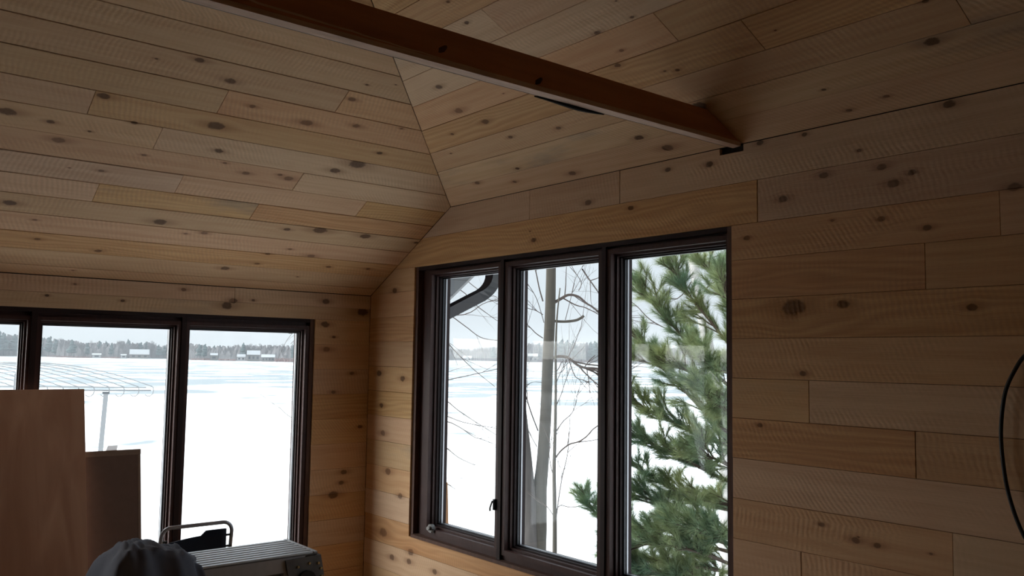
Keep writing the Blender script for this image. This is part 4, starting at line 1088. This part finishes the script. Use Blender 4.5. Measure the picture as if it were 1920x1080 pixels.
# ------------------------------------------------------------------ white pine in front of the right pane, trunk hidden behind the wall
def pine_tree():
    DP = 6.9; rp = random.Random(9)
    b0 = at_d((1420, 900), DP); gz_ = ground_z(b0.x, b0.y)
    root = empty('white_pine', (b0.x, b0.y, gz_)); tag(root, 'green white pine with long needle tufts filling the right pane', 'tree')
    trunk = [Vector((b0.x, b0.y, gz_-.05)), Vector((b0.x, b0.y, 1.0)), Vector((b0.x+.05, b0.y-.03, 2.4)), Vector((b0.x+.02, b0.y, 3.4))]
    T = smoothline(trunk, 4); mb = MB(); mb.tube(T, [.12-.08*i/(len(T)-1) for i in range(len(T))], 10); mb.build('trunk', M['bark_dark'], root, True)
    wood = MB(); ndl = MB()
    def tuft(p, d, L_, n_):
        d = d.normalized(); a = d.orthogonal().normalized(); b_ = d.cross(a)
        for _ in range(n_):
            th_ = rp.uniform(0, 2*pi); sp = rp.uniform(.12, .85); q = p-d*rp.uniform(0, .07)
            nd = (d+(a*cos(th_)+b_*sin(th_))*sp+Vector((0, 0, -.05))).normalized(); l = L_*rp.uniform(.7, 1.1)
            sd = nd.cross(Vector((rp.uniform(-1, 1), rp.uniform(-1, 1), rp.uniform(-1, 1)))).normalized()*.0012
            e_ = q+nd*l+Vector((0, 0, -.008*rp.random()))
            o = len(ndl.v); ndl.v += [tuple(q-sd), tuple(q+sd), tuple(e_)]; ndl.f.append((o, o+1, o+2))
    def shoot(p, d, l, lev):
        seg = 4; pts = [p]; dd = d.normalized()
        for i in range(seg):
            dd = (dd+Vector((rp.uniform(-1, 1), rp.uniform(-1, 1), rp.uniform(-.8, 1.0)))*.14).normalized(); pts.append(pts[-1]+dd*(l/seg))
        r0 = .0035 if lev == 0 else .006
        wood.tube(pts, [r0, r0*.9, r0*.8, r0*.7, r0*.6], 4, False)
        tuft(pts[-1], dd, .10, 55); tuft(pts[-2], dd, .09, 36); tuft(pts[-3], dd, .085, 20)
        if lev > 0:
            for k_ in range(3):
                i = rp.randint(1, seg-1); nd = (dd+Vector((rp.uniform(-1, 1), rp.uniform(-1, 1), rp.uniform(-.5, .9)))*.8).normalized(); shoot(pts[i], nd, l*.6, lev-1)
    # main boughs: photo polylines from hidden trunk into the pane (px, depth offset)
    boughs = [([(1420, 690), (1372, 650), (1330, 600), (1290, 550), (1265, 510)], 0, 9), ([(1420, 760), (1360, 718), (1310, 668), (1270, 620), (1225, 570), (1205, 545)], .1, 12),
              ([(1420, 770), (1365, 745), (1300, 700), (1250, 680), (1200, 640), (1180, 610)], -.2, 11), ([(1420, 840), (1350, 800), (1290, 740), (1240, 690), (1190, 675)], .3, 12),
              ([(1420, 850), (1370, 835), (1320, 822), (1270, 795), (1220, 770), (1180, 745)], 0, 11), ([(1420, 920), (1360, 900), (1300, 870), (1240, 840), (1195, 820)], -.3, 12),
              ([(1420, 960), (1360, 945), (1290, 930), (1230, 900), (1185, 870)], .2, 12), ([(1420, 1020), (1350, 990), (1280, 965), (1215, 935), (1180, 930)], -.1, 12),
              ([(1420, 1050), (1350, 1030), (1280, 1015), (1210, 1000), (1175, 990)], .3, 13), ([(1420, 1090), (1350, 1070), (1280, 1060), (1210, 1050), (1170, 1050)], -.3, 13),
              ([(1420, 1100), (1330, 1090), (1260, 1080), (1200, 1085)], .1, 10), ([(1420, 620), (1380, 580), (1345, 530), (1325, 500)], .2, 6), ([(1420, 700), (1375, 700), (1340, 690), (1320, 660)], -.3, 6),
              ([(1420, 800), (1380, 780), (1345, 760), (1320, 740)], -.45, 6), ([(1420, 900), (1380, 880), (1340, 860), (1310, 850)], -.45, 6), ([(1420, 980), (1380, 960), (1330, 950), (1290, 940)], .45, 7),
              ([(1420, 1040), (1300, 1000), (1180, 985), (1140, 975), (1118, 962), (1105, 948)], .5, 5), ([(1420, 660), (1390, 620), (1365, 560), (1360, 520)], -.2, 6),
              ([(1420, 1080), (1350, 1050), (1290, 1030), (1230, 1020), (1190, 1025)], -.6, 12), ([(1420, 1120), (1340, 1100), (1280, 1085), (1220, 1075), (1185, 1070)], -.5, 12), ([(1420, 1010), (1370, 1005), (1320, 1000), (1270, 990)], -.6, 9), ([(1420, 880), (1390, 850), (1360, 815), (1345, 780)], .5, 8)]
    for pxs, off, ns in boughs:
        P = smoothline([at_d(p, DP+off*min(1, i/2)) for i, p in enumerate(pxs)], 4); n_ = len(P)
        wood.tube(P, [.017-.012*i/(n_-1) for i in range(n_)], 6, False)
        ns = int(ns*2.6)
        for k_ in range(ns):
            i = int(n_*.22+(n_-1-n_*.22)*(k_+rp.random())/ns); i = min(i, n_-1)
            dd = (P[i]-P[i-1]).normalized()+Vector((rp.uniform(-1, 1), rp.uniform(-1, 1), rp.uniform(-.35, 1)))*.75
            shoot(P[i], dd, rp.uniform(.12, .26), 1)
        shoot(P[-1], P[-1]-P[-2], .14, 1)
    wood.build('branches', M['pine_twig'], root, True)
    me = bpy.data.meshes.new('needles'); me.from_pydata(ndl.v, [], ndl.f); me.materials.append(M['needles'])
    o = bpy.data.objects.new('needles', me); col.objects.link(o); o.parent = root; o.location = -Vector(root.location); o['kind'] = 'stuff'
    print('needle tris', len(ndl.f))
pine_tree()
# pale trunk behind the pine
pb = empty('pale_tree', (0, 0, 0)); DB = 11.0; b0 = at_d((1360, 900), DB); gz4 = ground_z(b0.x, b0.y); pb.location = (b0.x, b0.y, gz4)
tag(pb, 'pale grey leaning tree trunk behind the white pine', 'tree')
P = smoothline([Vector((b0.x+.02, b0.y-.02, gz4-.05))]+[at_d(p, DB) for p in [(1362, 860), (1352, 780), (1338, 700), (1322, 620), (1308, 540), (1297, 470), (1288, 380)]], 3)
mb = MB(); mb.tube(P, [.085-.03*i/(len(P)-1) for i in range(len(P))], 10); mb.build('trunk', M['birch'], pb, True)
branch([(1310, 560), (1330, 535), (1350, 525), (1375, 515)], .012, .005, 1, 91, pb, DB, 7)
branch([(1300, 490), (1330, 485), (1355, 478), (1380, 490)], .009, .004, 1, 92, pb, DB, 8)
branch([(1302, 520), (1270, 560), (1235, 545), (1205, 515), (1180, 505)], .008, .004, 1, 93, pb, DB, 5)
branch([(1330, 640), (1260, 620), (1220, 600), (1195, 575), (1175, 560)], .009, .005, 1, 94, pb, DB, 5)
branch([(1340, 700), (1355, 670), (1380, 650)], .008, .004, 1, 95, pb, DB, 6)

# dry weeds on the bank under the lake window
mb = MB(); rg = random.Random(4)
for i in range(46):
    px = rg.uniform(425, 548); c0 = at_d((px, 1045), 9.0+rg.uniform(-.4, .4)); zz = ground_z(c0.x, c0.y); h_ = at_d((px, rg.uniform(990, 1018)), 9.0).z
    pts = [Vector((c0.x, c0.y, zz))]; lean = Vector((rg.uniform(-.2, .2), rg.uniform(-.2, .2), 0))
    for k_ in range(1, 8):
        t = k_/7; pts.append(Vector((c0.x, c0.y, zz+(h_-zz)*t))+lean*t*t+Vector((0, 0, -.10*t**6))+lean*.5*t**6)
    mb.tube(pts, [.0035*(1-.6*k_/7) for k_ in range(8)], 4, False)
dg = mb.build('dry_weeds', M['dry_grass']); dg['kind'] = 'stuff'; tag(dg, 'dry brown weed stalks on the snow below the lake window', 'weeds')

# thin winter haze over the far half of the lake
hm = bpy.data.materials.new('winter_haze'); hm.use_nodes = True; hn = hm.node_tree.nodes; hn.remove(hn['Principled BSDF'])
vsn = hn.new('ShaderNodeVolumeScatter'); vsn.inputs['Density'].default_value = .00034; vsn.inputs['Color'].default_value = (.86, .93, 1.0, 1)
hm.node_tree.links.new(vsn.outputs[0], hn['Material Output'].inputs['Volume'])
mb = MB(); mb.box((-900, 120, LAKE+.05), (2600, 1500, 50)); hz = mb.build('winter_haze', hm); hz['kind'] = 'stuff'; tag(hz, 'thin winter haze over the far side of the lake', 'haze')
